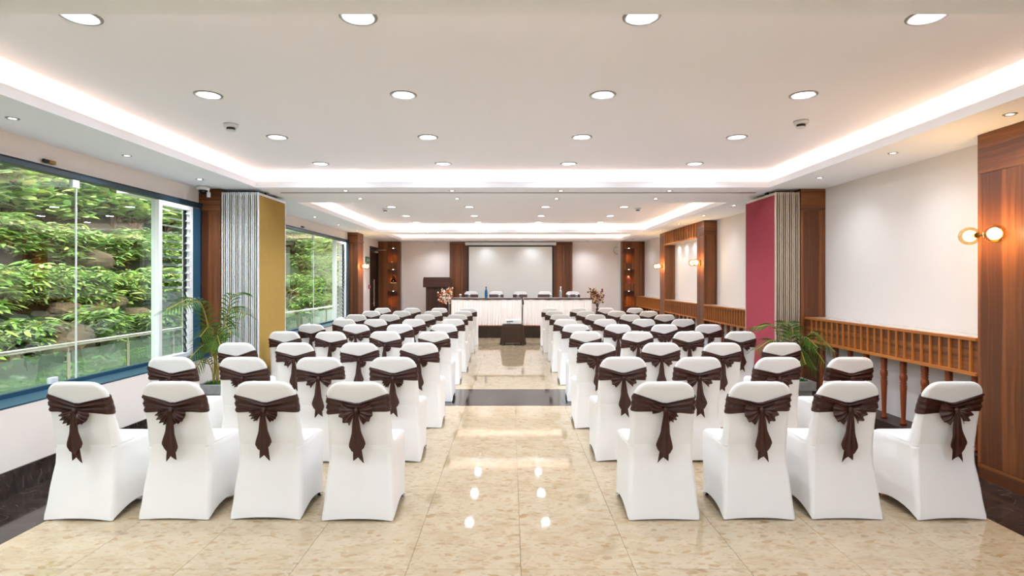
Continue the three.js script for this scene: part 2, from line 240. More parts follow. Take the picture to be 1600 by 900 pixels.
woodColumn('walnut clad column between the maroon partition stack and the ledge wall', 3.62, XR - 0.002, 7.1, 8.05, 0, YS, ['N', 'L']);
woodColumn('wide walnut clad column carrying a globe lamp at the end of the ledge', XCOL, XR - 0.002, 1.2, 4.485, 0, YS, ['L'], 0.315);
woodColumn('walnut clad column beside the exit door with a globe lamp', -3.893, -3.65, 13.58, 14.09, 0, YS, ['N', 'R']);
woodColumn('walnut clad pilaster on the partition side of the slatted wall alcove', XCOL, XR - 0.002, 10.83, 11.24, 0, YS, ['N', 'L']);
woodColumn('walnut clad pilaster on the stage side of the slatted wall alcove', XCOL, XR - 0.002, 13.6, 14.04, 0, YS, ['N', 'L']);
woodColumn('walnut panel on the window side of the projection screen', -1.81, -1.275, 16.86, DB - 0.002, 0, YS, ['N'], 0.1, 0);
woodColumn('walnut panel on the ledge side of the projection screen', 1.27, 1.83, 16.86, DB - 0.002, 0, YS, ['N'], 0.1, 0);

// ---------------------------------------------------------------- slatted ledge along the right wall
const balusterGeo = (() => { const g = lathe([[0.0, 0.165], [0.03, 0.165], [0.03, 0.185], [0.024, 0.195], [0.026, 0.205], [0.019, 0.22], [0.028, 0.5], [0.031, 0.515], [0.027, 0.525], [0.031, 0.54], [0.024, 0.552], [0.03, 0.565], [0.024, 0.576], [0.032, 0.6], [0.034, 0.622], [0.03, 0.645], [0.022, 0.658], [0.031, 0.67], [0.024, 0.682], [0.031, 0.695], [0.025, 0.706], [0.029, 0.716], [0.029, 0.8], [0.0, 0.8]], 16); const uv = g.attributes.uv; for (let i = 0; i < uv.count; i++) uv.setXY(i, uv.getX(i) * 0.2, uv.getY(i) * 0.6); return g; })();
const slatGeo = new THREE.BoxGeometry(0.016, 0.25, 0.017); metreUV(slatGeo, 'y');
function ledge(label, d0, d1, nSlat, slat0, slat1, nBal, bal0, bal1) {
  const t = thing('slatted_ledge', label, 'ledge', (XCOL + XR) / 2, 0, (d0 + d1) / 2), r = rootPos(t);
  bx(t, 'ledge_top', M.cream, 3.7, XR - 0.002, 1.078, 1.092, d0, d1); bx(t, 'back_board', M.walnut, 3.685, 3.703, 0.8, 1.078, d0, d1, { grain: 'z', jitter: rnd() }); bx(t, 'ledge_underside', M.espresso, 3.703, XR - 0.002, 0.8, 0.815, d0, d1, { grain: 'z' });
  bx(t, 'upper_rail', M.oak, 3.664, 3.702, 1.068, 1.094, d0, d1, { grain: 'z', bevel: 0.003 }); bx(t, 'lower_rail', M.oak, 3.664, 3.704, 0.79, 0.818, d0, d1, { grain: 'z', bevel: 0.003 });
  for (let i = 0; i < nSlat; i++) part(t, 'slat', slatGeo, M.oak, 3.677 - r.x, 0.943 - r.y, -lerp(slat0, slat1, i / (nSlat - 1)) - r.z);
  bx(t, 'plinth', M.espresso, 3.66, XR - 0.002, 0, 0.165, d0, d1, { grain: 'z' });
  for (let i = 0; i < nBal; i++) part(t, 'baluster', balusterGeo, M.baluster, 3.76 - r.x, -r.y, -lerp(bal0, bal1, i / (nBal - 1)) - r.z);
}
ledge('slatted wooden ledge on turned balusters beside the rear chairs', 4.49, 7.095, 23, 4.548, 6.946, 9, 4.6, 6.86);
ledge('slatted wooden ledge on turned balusters between maroon partition and alcove', 8.06, 10.825, 25, 8.12, 10.78, 10, 8.2, 10.65);
ledge('slatted wooden ledge on turned balusters inside the spotlit alcove', 11.245, 13.595, 15, 11.3, 13.54, 8, 11.4, 13.4);
ledge('slatted wooden ledge running from the alcove to the niche cabinet by the stage', 14.045, 16.69, 24, 14.1, 16.64, 9, 14.2, 16.5);
{ // alcove header with slats and four spots
  const t = thing('alcove_canopy', 'slatted wooden canopy with small spotlights across the top of the alcove', 'canopy', 3.8, 2.39, 12.42), r = rootPos(t);
  bx(t, 'back_board', M.walnut, 3.685, 3.703, 2.41, YS - 0.002, 11.245, 13.595, { grain: 'z' }); bx(t, 'lower_rail', M.oak, 3.664, 3.706, 2.385, 2.413, 11.245, 13.595, { grain: 'z' }); bx(t, 'underside', M.cream, 3.706, XR - 0.002, 2.39, 2.405, 11.245, 13.595);
  const g = metreUV(new THREE.BoxGeometry(0.018, 0.28, 0.03), 'y'); for (let i = 0; i < 14; i++) part(t, 'slat', g, M.oak, 3.676 - r.x, 2.552 - r.y, -lerp(11.3, 13.54, i / 13) - r.z);
}

// ---------------------------------------------------------------- lamps
const trimGeo = lathe([[0.072, 0.004], [0.074, -0.006], [0.09, -0.009], [0.097, -0.004], [0.098, 0.0]], 40), faceGeo = new THREE.CircleGeometry(0.074, 40).rotateX(Math.PI / 2);
const ROWN = ['closest', 'second', 'third', 'fourth'], COLN = ['nearest the window wall', 'second from the window wall', 'second from the ledge wall', 'nearest the ledge wall'];
function downlight(label, x, d, group, power = DOWNLIGHT) {
  const t = thing('downlight', label, 'light', x, YC, d, group);
  part(t, 'trim_ring', trimGeo, M.trim); part(t, 'light_diffuser', faceGeo, M.lampFace, 0, -0.003, 0);
  const L = new THREE.RectAreaLight(0xe0eeff, power, 0.125, 0.125); L.rotation.x = -Math.PI / 2; L.position.y = -0.0045; t.add(L);
}
const DLX = [-2.2, -0.78, 0.67, 2.13];
[6.58, 5.36, 4.14, 2.91].forEach((d, r) => DLX.forEach((x, c) => downlight(`round downlight, rear coffer, ${ROWN[r]} row to the partition track, ${COLN[c]}`, x, d, 'large downlights of the rear coffer')));
[0.2, -1.4, -3.0, -4.5].forEach((d, r) => DLX.forEach((x, c) => downlight(`round downlight, hindmost coffer, ${ROWN[r]} row to the chairs, ${COLN[c]}`, x, d, 'large downlights of the hindmost coffer', DOWNLIGHT * 1.8)));
[13.2, 11.9, 10.45].forEach((d, r) => [-2.19, -0.76, 0.64, 2.08].forEach((x, c) => downlight(`round downlight, middle coffer, ${ROWN[r]} row to the stage, ${COLN[c]}`, x, d, 'large downlights of the middle coffer')));
const spotTrim = lathe([[0.02, 0.002], [0.024, -0.004], [0.036, -0.006], [0.042, -0.002], [0.042, 0.001]], 24), spotFaceGeo = new THREE.CircleGeometry(0.024, 20).rotateX(Math.PI / 2);
function addSpot(t, x, y, z, cd, tx = 0, tz = 0, angle = 1.2, color = 0xeaf3ff) { const s = new THREE.SpotLight(color, cd, 0, angle, 1, 2); s.position.set(x, y, z); s.target.position.set(x + tx, y - 1, z + tz); s.target.name = 'spot_target'; s.castShadow = true; s.shadow.radius = 1.2; t.add(s, s.target); }
function spot(label, x, d, group, y = YS, cd = SPOT, tx = 0, tz = 0) { const t = thing('spotlight', label, 'light', x, y, d, group); part(t, 'trim_ring', spotTrim, M.trim); part(t, 'light_lens', spotFaceGeo, M.spotFace, 0, -0.0025, 0); addSpot(t, 0, -0.012, 0, cd, tx, tz); }
const ORD = ['first', 'second', 'third', 'fourth', 'fifth', 'sixth'];
[6.44, 5.22, 4.02, 2.8].forEach((d, i) => { spot(`small spotlight in the window side soffit, ${ORD[i]} from the partition toward the rear`, -3.52, d, 'rear room soffit spotlights'); spot(`small spotlight in the ledge side soffit, ${ORD[i]} from the partition toward the rear`, 3.44, d - 0.1, 'rear room soffit spotlights', YS, SPOT * 0.35); });
[8.86, 10.28, 11.7, 13.12, 14.54].forEach((d, i) => spot(`small spotlight in the window side soffit, ${ORD[i]} from the partition toward the stage`, -3.54, d, 'front room soffit spotlights'));
[8.7, 10.05, 11.55, 12.95, 14.4, 15.9].forEach((d, i) => spot(`small spotlight in the ledge side soffit, ${ORD[i]} from the partition toward the stage`, 3.41, d, 'front room soffit spotlights', YS, SPOT * 0.35));
[-2.11, -0.75, 0.64, 2.03].forEach((x, c) => { spot(`small spotlight in the beam just behind the partition track, ${COLN[c]}`, x, 7.27, 'partition beam spotlights'); spot(`small spotlight in the beam just past the partition track, ${COLN[c]}`, x, 7.97, 'partition beam spotlights'); spot(`small spotlight in the beam before the stage coffer, ${COLN[c]}`, x, 13.86, 'stage beam spotlights', YS, SPOT * 1.15, 0, -0.45); });
[-2.2, -0.72, 0.62, 2.2].forEach((x, c) => spot(`small spotlight close above the back wall, ${COLN[c]}`, x, 16.5, 'back wall spotlights', YS, SPOT * (c % 3 ? 0.24 : 0.6)));
[11.6, 12.15, 12.7, 13.25].forEach((d, i) => spot(`tiny spotlight under the alcove canopy, ${ORD[i]} from the partition side`, 3.84, d, 'alcove spotlights', 2.389, 0.25, 0.05));

function sconce(label, x, d, side) {                                 // side: +1 leaves the wall towards +x
  const t = thing('globe_sconce', label, 'lamp', x, 1.893, d);
  const plate = new THREE.CylinderGeometry(0.055, 0.055, 0.02, 24).rotateZ(Math.PI / 2); part(t, 'wall_plate', plate, M.brass, side * 0.01, 0, 0);
  const arm = merge([new THREE.CylinderGeometry(0.008, 0.008, 0.11, 10).rotateZ(Math.PI / 2).translate(side * 0.065, 0, 0), new THREE.CylinderGeometry(0.009, 0.009, 0.11, 10).rotateX(Math.PI / 2).translate(side * 0.12, 0, 0)]); part(t, 'arm', arm, M.brass);
  for (const s of [-1, 1]) {
    const sock = part(t, 'socket', new THREE.CylinderGeometry(0.016, 0.022, 0.04, 16).rotateX(s * Math.PI / 2), M.brass, side * 0.12, 0, s * 0.062);
    part(t, 'glass_globe', new THREE.SphereGeometry(0.07, 32, 20), M.globe, side * 0.12, 0, s * 0.118);
    part(t, 'light_bulb', new THREE.SphereGeometry(0.043, 20, 14), M.bulb, side * 0.12, 0, s * 0.112);
    const L = new THREE.PointLight(0xffdcae, GLOBE, 0, 2); L.position.set(side * 0.12, 0, s * 0.112); L.castShadow = true; L.shadow.radius = 1.6; t.add(L);
  }
}
sconce('twin globe wall lamp on the wide walnut column', XCOL, 4.3, -1);
sconce('twin globe wall lamp on the alcove pilaster nearer the partition', XCOL, 11.05, -1);
sconce('twin globe wall lamp on the alcove pilaster nearer the stage', XCOL, 13.83, -1);
sconce('twin globe wall lamp on the column beside the exit door', -3.65, 13.85, 1);

// ---------------------------------------------------------------- ceiling fittings
for (const [x, d, l] of [[-2.42, 4.92, 'rear coffer, window side'], [2.46, 4.82, 'rear coffer, ledge side'], [-2.37, 10.75, 'middle coffer, window side'], [2.38, 10.65, 'middle coffer, ledge side']]) {
  const t = thing('smoke_detector', 'white smoke detector with dark grille under the ' + l, 'detector', x, YC, d);
  part(t, 'base', lathe([[0, 0], [0.06, 0], [0.06, -0.016], [0.052, -0.03], [0, -0.03]], 28), M.detector); part(t, 'grille', lathe([[0.034, -0.03], [0.036, -0.05], [0, -0.05]], 20), M.black); part(t, 'cap', lathe([[0, -0.05], [0.04, -0.05], [0.038, -0.058], [0, -0.06]], 24), M.detector);
}
{ const t = thing('security_camera', 'white dome security camera under the soffit by the louvre window', 'camera', -3.76, YS, 6.95); part(t, 'base', lathe([[0, 0], [0.075, 0], [0.075, -0.035], [0.06, -0.045], [0, -0.045]], 28), M.whitePaint); part(t, 'dome', new THREE.SphereGeometry(0.052, 24, 12, 0, 6.2832, Math.PI / 2, Math.PI / 2).translate(0, -0.042, 0), M.blackGloss); part(t, 'bracket', box0(0.03, 0.06, 0.03, 0.07, -0.1, 0), M.whitePaint); part(t, 'bracket', box0(0.014, 0.05, 0.014, 0.07, -0.055, 0), M.whitePaint); }
{ const t = thing('partition_track', 'black partition track slot across the ceiling beam', 'track', 0.1, YS, 7.43); bx(t, 'rail', M.black, -3.0, 3.2, YS - 0.004, YS, 7.415, 7.445); }
for (const [d, l] of [[4.77, 'window head of the rear room'], [10.6, 'window head of the middle room'], [14.9, 'door beside the exit sign']]) { const t = thing('motion_sensor', 'small black and brass sensor above the ' + l, 'sensor', XL + 0.02, 2.545, d); part(t, 'body', box0(0.03, 0.028, 0.07, 0, 0, -0.03, 0.004), M.brass); part(t, 'cap', new THREE.CylinderGeometry(0.015, 0.015, 0.045, 14).rotateX(Math.PI / 2).translate(0, 0, 0.028), M.black); }

// ---------------------------------------------------------------- folding partition stacks
function panel(label, x0, x1, d0, d1, fabric, fabricSide, metal) {
  const t = thing('partition_panel', label, 'partition', (x0 + x1) / 2, 0.006, (d0 + d1) / 2, null), y1 = 2.652, w = x1 - x0, e = 0.003; delete t.userData.group;
  bx(t, 'core', M.gasket, x0 + 0.02, x1 - 0.02, 0.006, y1, d0 + 0.045, d1 - 0.01);
  bx(t, 'fabric_face', fabricSide > 0 ? fabric : M.olive, x1 - 0.02, x1 - e, 0.03, y1 - 0.03, d0 + 0.02, d1 - 0.016, {}); bx(t, 'fabric_face', fabricSide < 0 ? fabric : M.olive, x0 + e, x0 + 0.02, 0.03, y1 - 0.03, d0 + 0.02, d1 - 0.016, {});
  for (const [a, b] of [[x0, x0 + w * 0.2], [x1 - w * 0.2, x1]]) { bx(t, 'edge_profile', metal, a, b, 0.006, y1, d0 - 0.004, d0 + 0.03, { bevel: 0.003 }); bx(t, 'edge_profile', metal, a, b, 0.006, y1, d1 - 0.016, d1, { bevel: 0.003 }); }
  bx(t, 'edge_profile', metal, (x0 + x1) / 2 - w * 0.06, (x0 + x1) / 2 + w * 0.06, 0.006, y1, d0 + 0.002, d0 + 0.04);
  bx(t, 'top_seal', metal, x0 + 0.002, x1 - 0.002, y1 - 0.03, y1, d0 + 0.02, d1 - 0.016); bx(t, 'hanger', M.black, (x0 + x1) / 2 - 0.012, (x0 + x1) / 2 + 0.012, y1, YS - 0.001, 7.4, 7.46);
}
const warmMetal = std({ color: 0xcdbfac, roughness: 0.35, metalness: 0.4 });
for (let i = 0; i < 6; i++) { const x1 = -3.155 - i * 0.0775; panel(i ? `olive partition panel with silver edges, ${ORD[i]} from the aisle in its stack` : 'olive fabric partition panel on the aisle side of the window stack', x1 - 0.071, x1, 7.11, 7.98, M.olive, 1, M.aluminium); }
for (let i = 0; i < 4; i++) { const x0 = 3.31 + i * 0.077; panel(i ? `maroon partition panel with beige metal edges, ${ORD[i]} from the aisle in its stack` : 'maroon fabric partition panel on the aisle side of the ledge stack', x0, x0 + 0.069, 7.11, 8.03, M.crimson, -1, warmMetal); }

// ---------------------------------------------------------------- covered chairs
const CH = {
  fb: curveOf([[0, -0.005], [0.2, 0.022], [0.37, 0.052], [0.46, 0.05], [0.6, 0.032], [0.75, 0.0], [0.9, -0.04]]), ff: curveOf([[0.48, 0.15], [0.55, 0.118], [0.7, 0.068], [0.9, 0.0]]),
  w: curveOf([[0, 0.232], [0.2, 0.222], [0.37, 0.209], [0.46, 0.21], [0.6, 0.207], [0.78, 0.2], [0.9, 0.196]]), wf: curveOf([[0, 0.226], [0.2, 0.222], [0.46, 0.226]]), top: 0.9, sh: 0.098,
};
function slab(y) {                                                   // section of the back at height y
  const s = CH.sh, over = y - (CH.top - s), cutIn = over > 0 ? s - Math.sqrt(Math.max(0, s * s - over * over)) : 0, thin = clamp((y - (CH.top - 0.03)) / 0.03), mid = (CH.fb(y) + CH.ff(y)) / 2, half = (CH.ff(y) - CH.fb(y)) / 2 * Math.sqrt(Math.max(0.0, 1 - thin * thin * 0.98));
  return { w: CH.w(y) - cutIn, fb: mid - half, ff: mid + half };
}
const RING = (() => { const out = [], nr = 12, ns = 9, nc = 5; // unit rounded rectangle: [sideX, alongX, sideF, alongF]
  const corner = (sx, sf, a0) => { for (let i = 0; i < nc; i++) { const a = a0 + (i + 0.5) / nc * Math.PI / 2; out.push({ sx, sf, cx: Math.cos(a), cf: Math.sin(a) }); } };
  for (let i = 0; i < nr; i++) out.push({ edge: 'b', t: i / (nr - 1) * 2 - 1 }); corner(1, -1, -Math.PI / 2);
  for (let i = 0; i < ns; i++) out.push({ edge: 'r', t: i / (ns - 1) * 2 - 1 }); corner(1, 1, 0);
  for (let i = 0; i < nr; i++) out.push({ edge: 'f', t: 1 - i / (nr - 1) * 2 }); corner(-1, 1, Math.PI / 2);
  for (let i = 0; i < ns; i++) out.push({ edge: 'l', t: 1 - i / (ns - 1) * 2 }); corner(-1, -1, Math.PI); return out; })();
function ringPoint(q, w0, w1, fb, ff, rx, rf) {                      // -> [x, f]
  rf = Math.min(rf, (ff - fb) / 2 * 0.98); const W = (f) => lerp(w0, w1, (f - fb) / Math.max(1e-5, ff - fb));
  if (q.edge === 'b') return [q.t * (w0 - rx), fb]; if (q.edge === 'f') return [q.t * (w1 - rx), ff];
  if (q.edge === 'r' || q.edge === 'l') { const f = lerp(fb + rf, ff - rf, (q.t + 1) / 2); return [(q.edge === 'r' ? 1 : -1) * W(f), f]; }
  const f = q.sf < 0 ? fb + rf + q.cf * rf : ff - rf + q.cf * rf, wc = q.sf < 0 ? w0 : w1; return [q.sx * (wc - rx) + q.cx * rx, f];
}
function coverGeometry(v) {
  const rings = [], N = RING.length, hem = (x, f, w, fb, ff) => { const u = clamp((f - fb) / (ff - fb)), s = x / w; return Math.abs(s) > 0.9 && u > 0.02 && u < 0.98 ? 0.062 * Math.pow(Math.sin(Math.PI * u), 0.75) : u <= 0.5 ? (0.008 + 0.006 * v) * Math.cos(s * Math.PI / 2) : 0.035 * Math.cos(s * Math.PI / 2); };
  const wr = (x, y, f, a) => (n3(x * 9 + v * 7, y * 7, f * 9, 3) - 0.5) * a;
  const push = (w0, w1, fb, ff, rx, rf, yOf, hemK = 0, wrk = 0) => { const r = []; for (const q of RING) { const [x, f] = ringPoint(q, w0, w1, fb, ff, rx, rf), u = clamp((f - fb) / Math.max(1e-5, ff - fb)); let y = yOf(u); const k = hemK ? hem(x, f, lerp(w0, w1, u), fb, ff) * hemK : 0; const d = wr(x, y, f, wrk); r.push([x * (1 + d / 0.22), Math.max(0.003, y + k), -(f + d)]); } rings.push(r); };
  for (const y of [0.003, 0.03, 0.07, 0.13, 0.2, 0.28, 0.35, 0.4, 0.43]) push(CH.w(y) + (y < 0.05 ? 0.004 : 0), CH.wf(y), CH.fb(y), lerp(0.452, 0.475, smooth(0, 0.4, y)), 0.02 + y * 0.03, 0.03 + y * 0.04, () => y, Math.max(0, 1 - y / 0.22), 0.008);
  push(0.212, 0.225, 0.05, 0.474, 0.035, 0.045, (u) => lerp(0.445, 0.45, u)); push(0.212, 0.222, 0.05, 0.468, 0.04, 0.05, (u) => lerp(0.455, 0.464, u)); push(0.212, 0.218, 0.05, 0.452, 0.045, 0.05, (u) => lerp(0.46, 0.474, u));
  for (const [ff, y] of [[0.40, 0.479], [0.34, 0.482], [0.28, 0.482], [0.22, 0.481], [0.18, 0.482], [0.155, 0.486]]) push(0.211, 0.214, 0.05, ff, 0.03, 0.05, (u) => lerp(0.463 + (0.4 - ff) * 0.06, y, u));
  for (const y of [0.51, 0.55, 0.6, 0.66, 0.72, 0.77, 0.8, 0.82, 0.84, 0.855, 0.868, 0.878, 0.886, 0.892, 0.897, 0.9]) { const s = slab(y); push(s.w, s.w * 0.99, s.fb, s.ff, 0.03, 0.05, () => y, 0, y < 0.8 ? 0.003 : 0); }
  const pos = [], uv = [], idx = []; let y = 0;
  rings.forEach((r, j) => r.forEach((p, i) => { pos.push(...p); uv.push(p[0] + p[2] * 0.7, p[1] + p[2] * 0.3); }));
  for (let j = 0; j + 1 < rings.length; j++) for (let i = 0; i < N; i++) { const a = j * N + i, b = j * N + (i + 1) % N; idx.push(a, b, b + N, a, b + N, a + N); }
  const last = rings.length - 1; let cx = 0, cy = 0, cz = 0; rings[last].forEach((p) => { cx += p[0] / N; cy += p[1] / N; cz += p[2] / N; }); const c = pos.length / 3; pos.push(cx, cy + 0.0015, cz); uv.push(0, 0); for (let i = 0; i < N; i++) idx.push(last * N + i, last * N + (i + 1) % N, c);
  const g = new THREE.BufferGeometry(); g.setAttribute('position', new THREE.Float32BufferAttribute(pos, 3)); g.setAttribute('uv', new THREE.Float32BufferAttribute(uv, 2)); g.setIndex(idx); g.computeVertexNormals(); return g;
}
function sashGeometry(o) {
  const N = RING.length, nv = 14, pos = [], uv = [], idx = [];
  for (let j = 0; j <= nv; j++) for (let i = 0; i < N; i++) {
    const v = j / nv, q = RING[i], rough = ringPoint(q, 0.205, 0.205, 0, 0.1, 0.03, 0.045), s = rough[0] / 0.205, rear = 1 - smooth(0.02, 0.08, rough[1]), c = rear * Math.pow(1 - Math.min(1, Math.abs(s)), 1.1);
    const yt = 0.812 - 0.055 * c + o.tilt * s * rear * 0.012, yb = 0.692 + 0.012 * c + o.tilt * s * 0.01, y = lerp(yb, yt, v), k = slab(y), fold = (0.004 + 0.007 * c) * Math.cos(v * (16 + o.folds) + c * 2.2 + s * 1.3) + 0.002 * Math.sin(v * 37 + s * 5), off = 0.007 + (rear > 0.1 ? fold * 0.75 + 0.004 * c : fold * 0.2), edge = Math.min(v, 1 - v) < 0.01 ? 0.004 : 0;
    const [x, f] = ringPoint(q, k.w + off - edge, k.w + off - edge, k.fb - off + edge, k.ff + off - edge, 0.034, 0.05); pos.push(x, y, -f); uv.push(i / N, v);
  }
  for (let j = 0; j < nv; j++) for (let i = 0; i < N; i++) { const a = j * N + i, b = j * N + (i + 1) % N; idx.push(a, b, b + N, a, b + N, a + N); }
  const g = new THREE.BufferGeometry(); g.setAttribute('position', new THREE.Float32BufferAttribute(pos, 3)); g.setAttribute('uv', new THREE.Float32BufferAttribute(uv, 2)); g.setIndex(idx); g.computeVertexNormals(); return g;
}
const KY = 0.716, KZ = -CH.fb(KY) + 0.026;                           // knot
function loopGeometry(side, a0, a1, R, pleats) {
  return grid(36, 9, (u, v) => { const a = lerp(a0, a1, u), r = 0.008 + v * R * (0.88 + 0.12 * Math.sin(u * Math.PI)) * (1 + 0.05 * Math.cos(u * pleats * 6.28)), z = 0.004 + 0.026 * Math.sin(Math.min(1, v * 1.06) * Math.PI * 0.93) * (0.55 + 0.45 * Math.sin(Math.PI * u)) + 0.009 * v * Math.cos(u * pleats * 6.2832); return [side * Math.cos(a) * r, Math.sin(a) * r, z]; });
}
function tailGeometry(len, wid, endAt, z0, lean) {                     // endAt(s): how far short of the full length the cloth ends across its width, s = -1..1
  return grid(12, 20, (u, v) => { const s = u * 2 - 1, w = wid(v) / 2, y = v * (len - endAt(s)); return [s * w + lean * v * v, -y, z0 - 0.008 * Math.abs(s - 0.1) * (0.3 + v) + 0.004 * Math.cos(s * 8) * (1.2 - v) + 0.004 * Math.sin(v * 6 + s * 3) * v]; });
}
const coverGeos = [0, 1].map(coverGeometry), sashGeos = [{ tilt: 0, folds: 0 }, { tilt: 1, folds: 3 }, { tilt: -1, folds: 1.5 }].map(sashGeometry);
const knotGeo = (() => { const g = new THREE.SphereGeometry(0.017, 14, 10); g.scale(1, 1.25, 0.8); return g; })();
const D2R = Math.PI / 180;
const bows = [
  { r: [-76, 6, 0.094, 5], l: [-80, -2, 0.096, 5] }, { r: [-62, 34, 0.098, 4], l: [-66, 32, 0.102, 4] }, { r: [-72, -8, 0.08, 4], l: [-14, 44, 0.084, 3] }, { r: [-60, 0, 0.088, 5], l: [-62, 4, 0.086, 5] }, { r: [-42, 26, 0.104, 3], l: [-50, 20, 0.1, 3] },
].map((b) => ['r', 'l'].map((k, i) => loopGeometry(i ? -1 : 1, b[k][0] * D2R, b[k][1] * D2R, b[k][2], b[k][3])));
const tails = [[0, 0.33, 1], [0.014, 0.318, -1], [-0.014, 0.335, 1], [0.006, 0.31, -1]].map(([lean, L, f]) => [
  tailGeometry(L * 0.86, curveOf([[0, 0.03], [0.5, 0.058], [0.88, 0.108], [1, 0.082]]), (s) => 0.035 * Math.abs(s) - 0.012 * f * s, 0.014, lean * 0.9),
  tailGeometry(L, curveOf([[0, 0.024], [0.6, 0.05], [1, 0.07]]), (s) => 0.034 * (1 - Math.abs(s)) + 0.014 * f * (s + 1) * 0.5, 0.0, lean),
]);
const legGeos = [[0.15, 0.1, -0.205, 0.022], [-0.15, 0.1, 0.205, 0.022], [0.15, 0.34, -0.2, 0.425], [-0.15, 0.34, 0.2, 0.425]].map(([, tf, x, f]) => { const g = new THREE.CylinderGeometry(0.011, 0.011, 0.4, 8, 1).translate(0, 0.2, 0), p = g.attributes.position; for (let i = 0; i < p.count; i++) { const k = p.getY(i) / 0.4; p.setXYZ(i, p.getX(i) + lerp(x, Math.sign(x) * 0.15, k), p.getY(i), p.getZ(i) - lerp(f, tf, k)); } return g; });
function makeChair(variant) {
  const o = new THREE.Group(); const cover = part(o, 'cover', coverGeos[variant % 2], M.cover);
  for (const g of legGeos) part(o, 'leg', g, M.black);
  const s = part(o, 'sash', sashGeos[variant % 3], M.satin); s.userData.label = 'dark brown satin sash';
  const b = bows[variant % 5]; b.forEach((g) => part(s, 'bow_loop', g, M.satin, 0, KY, KZ)); part(s, 'knot', knotGeo, M.satin, 0, KY, KZ + 0.014);
  tails[variant % 4].forEach((g) => part(s, 'tail', g, M.satin, 0, KY - 0.005, KZ + 0.012)); return o;
}
const protos = [0, 1, 2, 3, 4, 5, 6, 7, 8, 9].map(makeChair);
function chair(variant, label, x, y, d, turn, group) { const o = protos[variant].clone(); o.name = numbered('covered_chair'); o.position.set(x, y, -d); o.rotation.y = turn; o.userData = { label, category: 'chair', group }; scene.add(o); return o; }
const rowTop = [3.64, 4.82, 5.92, 7.22, 8.4, 9.56, 10.82, 12.06, 13.38];  // depth of each row, rear row first
const seen = [[[557, 410, 265, 117], [1040, 1191, 1331, 1495]], [[613.6, 498, 378, 265], [975, 1093, 1217, 1331]], [[654, 560, 459, 368], [933.5, 1034.4, 1130.7, 1225]], [[677.5, 600.5, 516, 442.5], [915.6, 997, 1077.7, 1159]], [[693, 624, 556, 485], [900, 966, 1039, 1108]], [[707, 646, 586, 537], [884, 946, 1006.5, 1068]], [[714, 663, 608, 556], [876, 931, 985, 1039]], [[723, 676, 627, 579.5], [867, 916, 964.5, 1014]], [[731.5, 686, 643.4, 597], [860, 904.6, 947, 993]]];
const rowName = ['ninth', 'eighth', 'seventh', 'sixth', 'fifth', 'fourth', 'third', 'second', 'first'], colName = ['aisle seat', 'second from aisle', 'third from aisle', 'outermost seat'];
const firstVariants = [[1, 3, 0, 5], [2, 1, 6, 1]];
rowTop.forEach((d, r) => seen[r].forEach((cols, s) => cols.forEach((px, c) => {
  const x = (px - 798) * d / FOCAL, v = r ? Math.floor(rnd() * 10) : firstVariants[s][c];
  chair(v, `white covered chair with brown bow, ${rowName[r]} row from head table, ${colName[c]}, ${s ? 'ledge' : 'window'} side`, x, 0, d + 0.035 + rr(-0.015, 0.015), rr(-0.03, 0.03) + (r === 0 && s === 0 ? -0.02 : 0), 'white covered audience chairs');
})));

// ---------------------------------------------------------------- stage, head tables and what stands there
const YST = 0.33;
{
  const t = thing('stage', 'low stage with brown cloth skirt and rust carpet top', 'stage', 0.05, 0, 16.05);
  bx(t, 'platform', M.espresso, -2.55, 2.65, 0, YST - 0.012, 15.34, 16.85); bx(t, 'carpet', M.carpet, -2.58, 2.68, YST - 0.012, YST, 15.3, 16.85);
  const skirt = grid(400, 4, (u, v) => { const L = [1.5, 5.2, 1.5], tot = 8.2, s = u * tot, w = 0.012 * Math.sin(u * 260) * (1 - v * 0.6) * (0.5 + n3(u * 60, 1, 2)); if (s < L[0]) return [-2.56 - w - 0.62 + 0.62, lerp(0.004, YST - 0.013, v), -(16.83 - s) - 0.02 - 16.05 * 0 ]; if (s < L[0] + L[1]) return [-2.56 + (s - L[0]) / 5.2 * 5.22, lerp(0.004, YST - 0.013, v), -15.31 + w]; return [2.66 + w, lerp(0.004, YST - 0.013, v), -15.33 - (s - L[0] - L[1])]; });
  skirt.translate(-0.05, 0, 16.05); part(t, 'skirt', skirt, M.stageCloth);
}
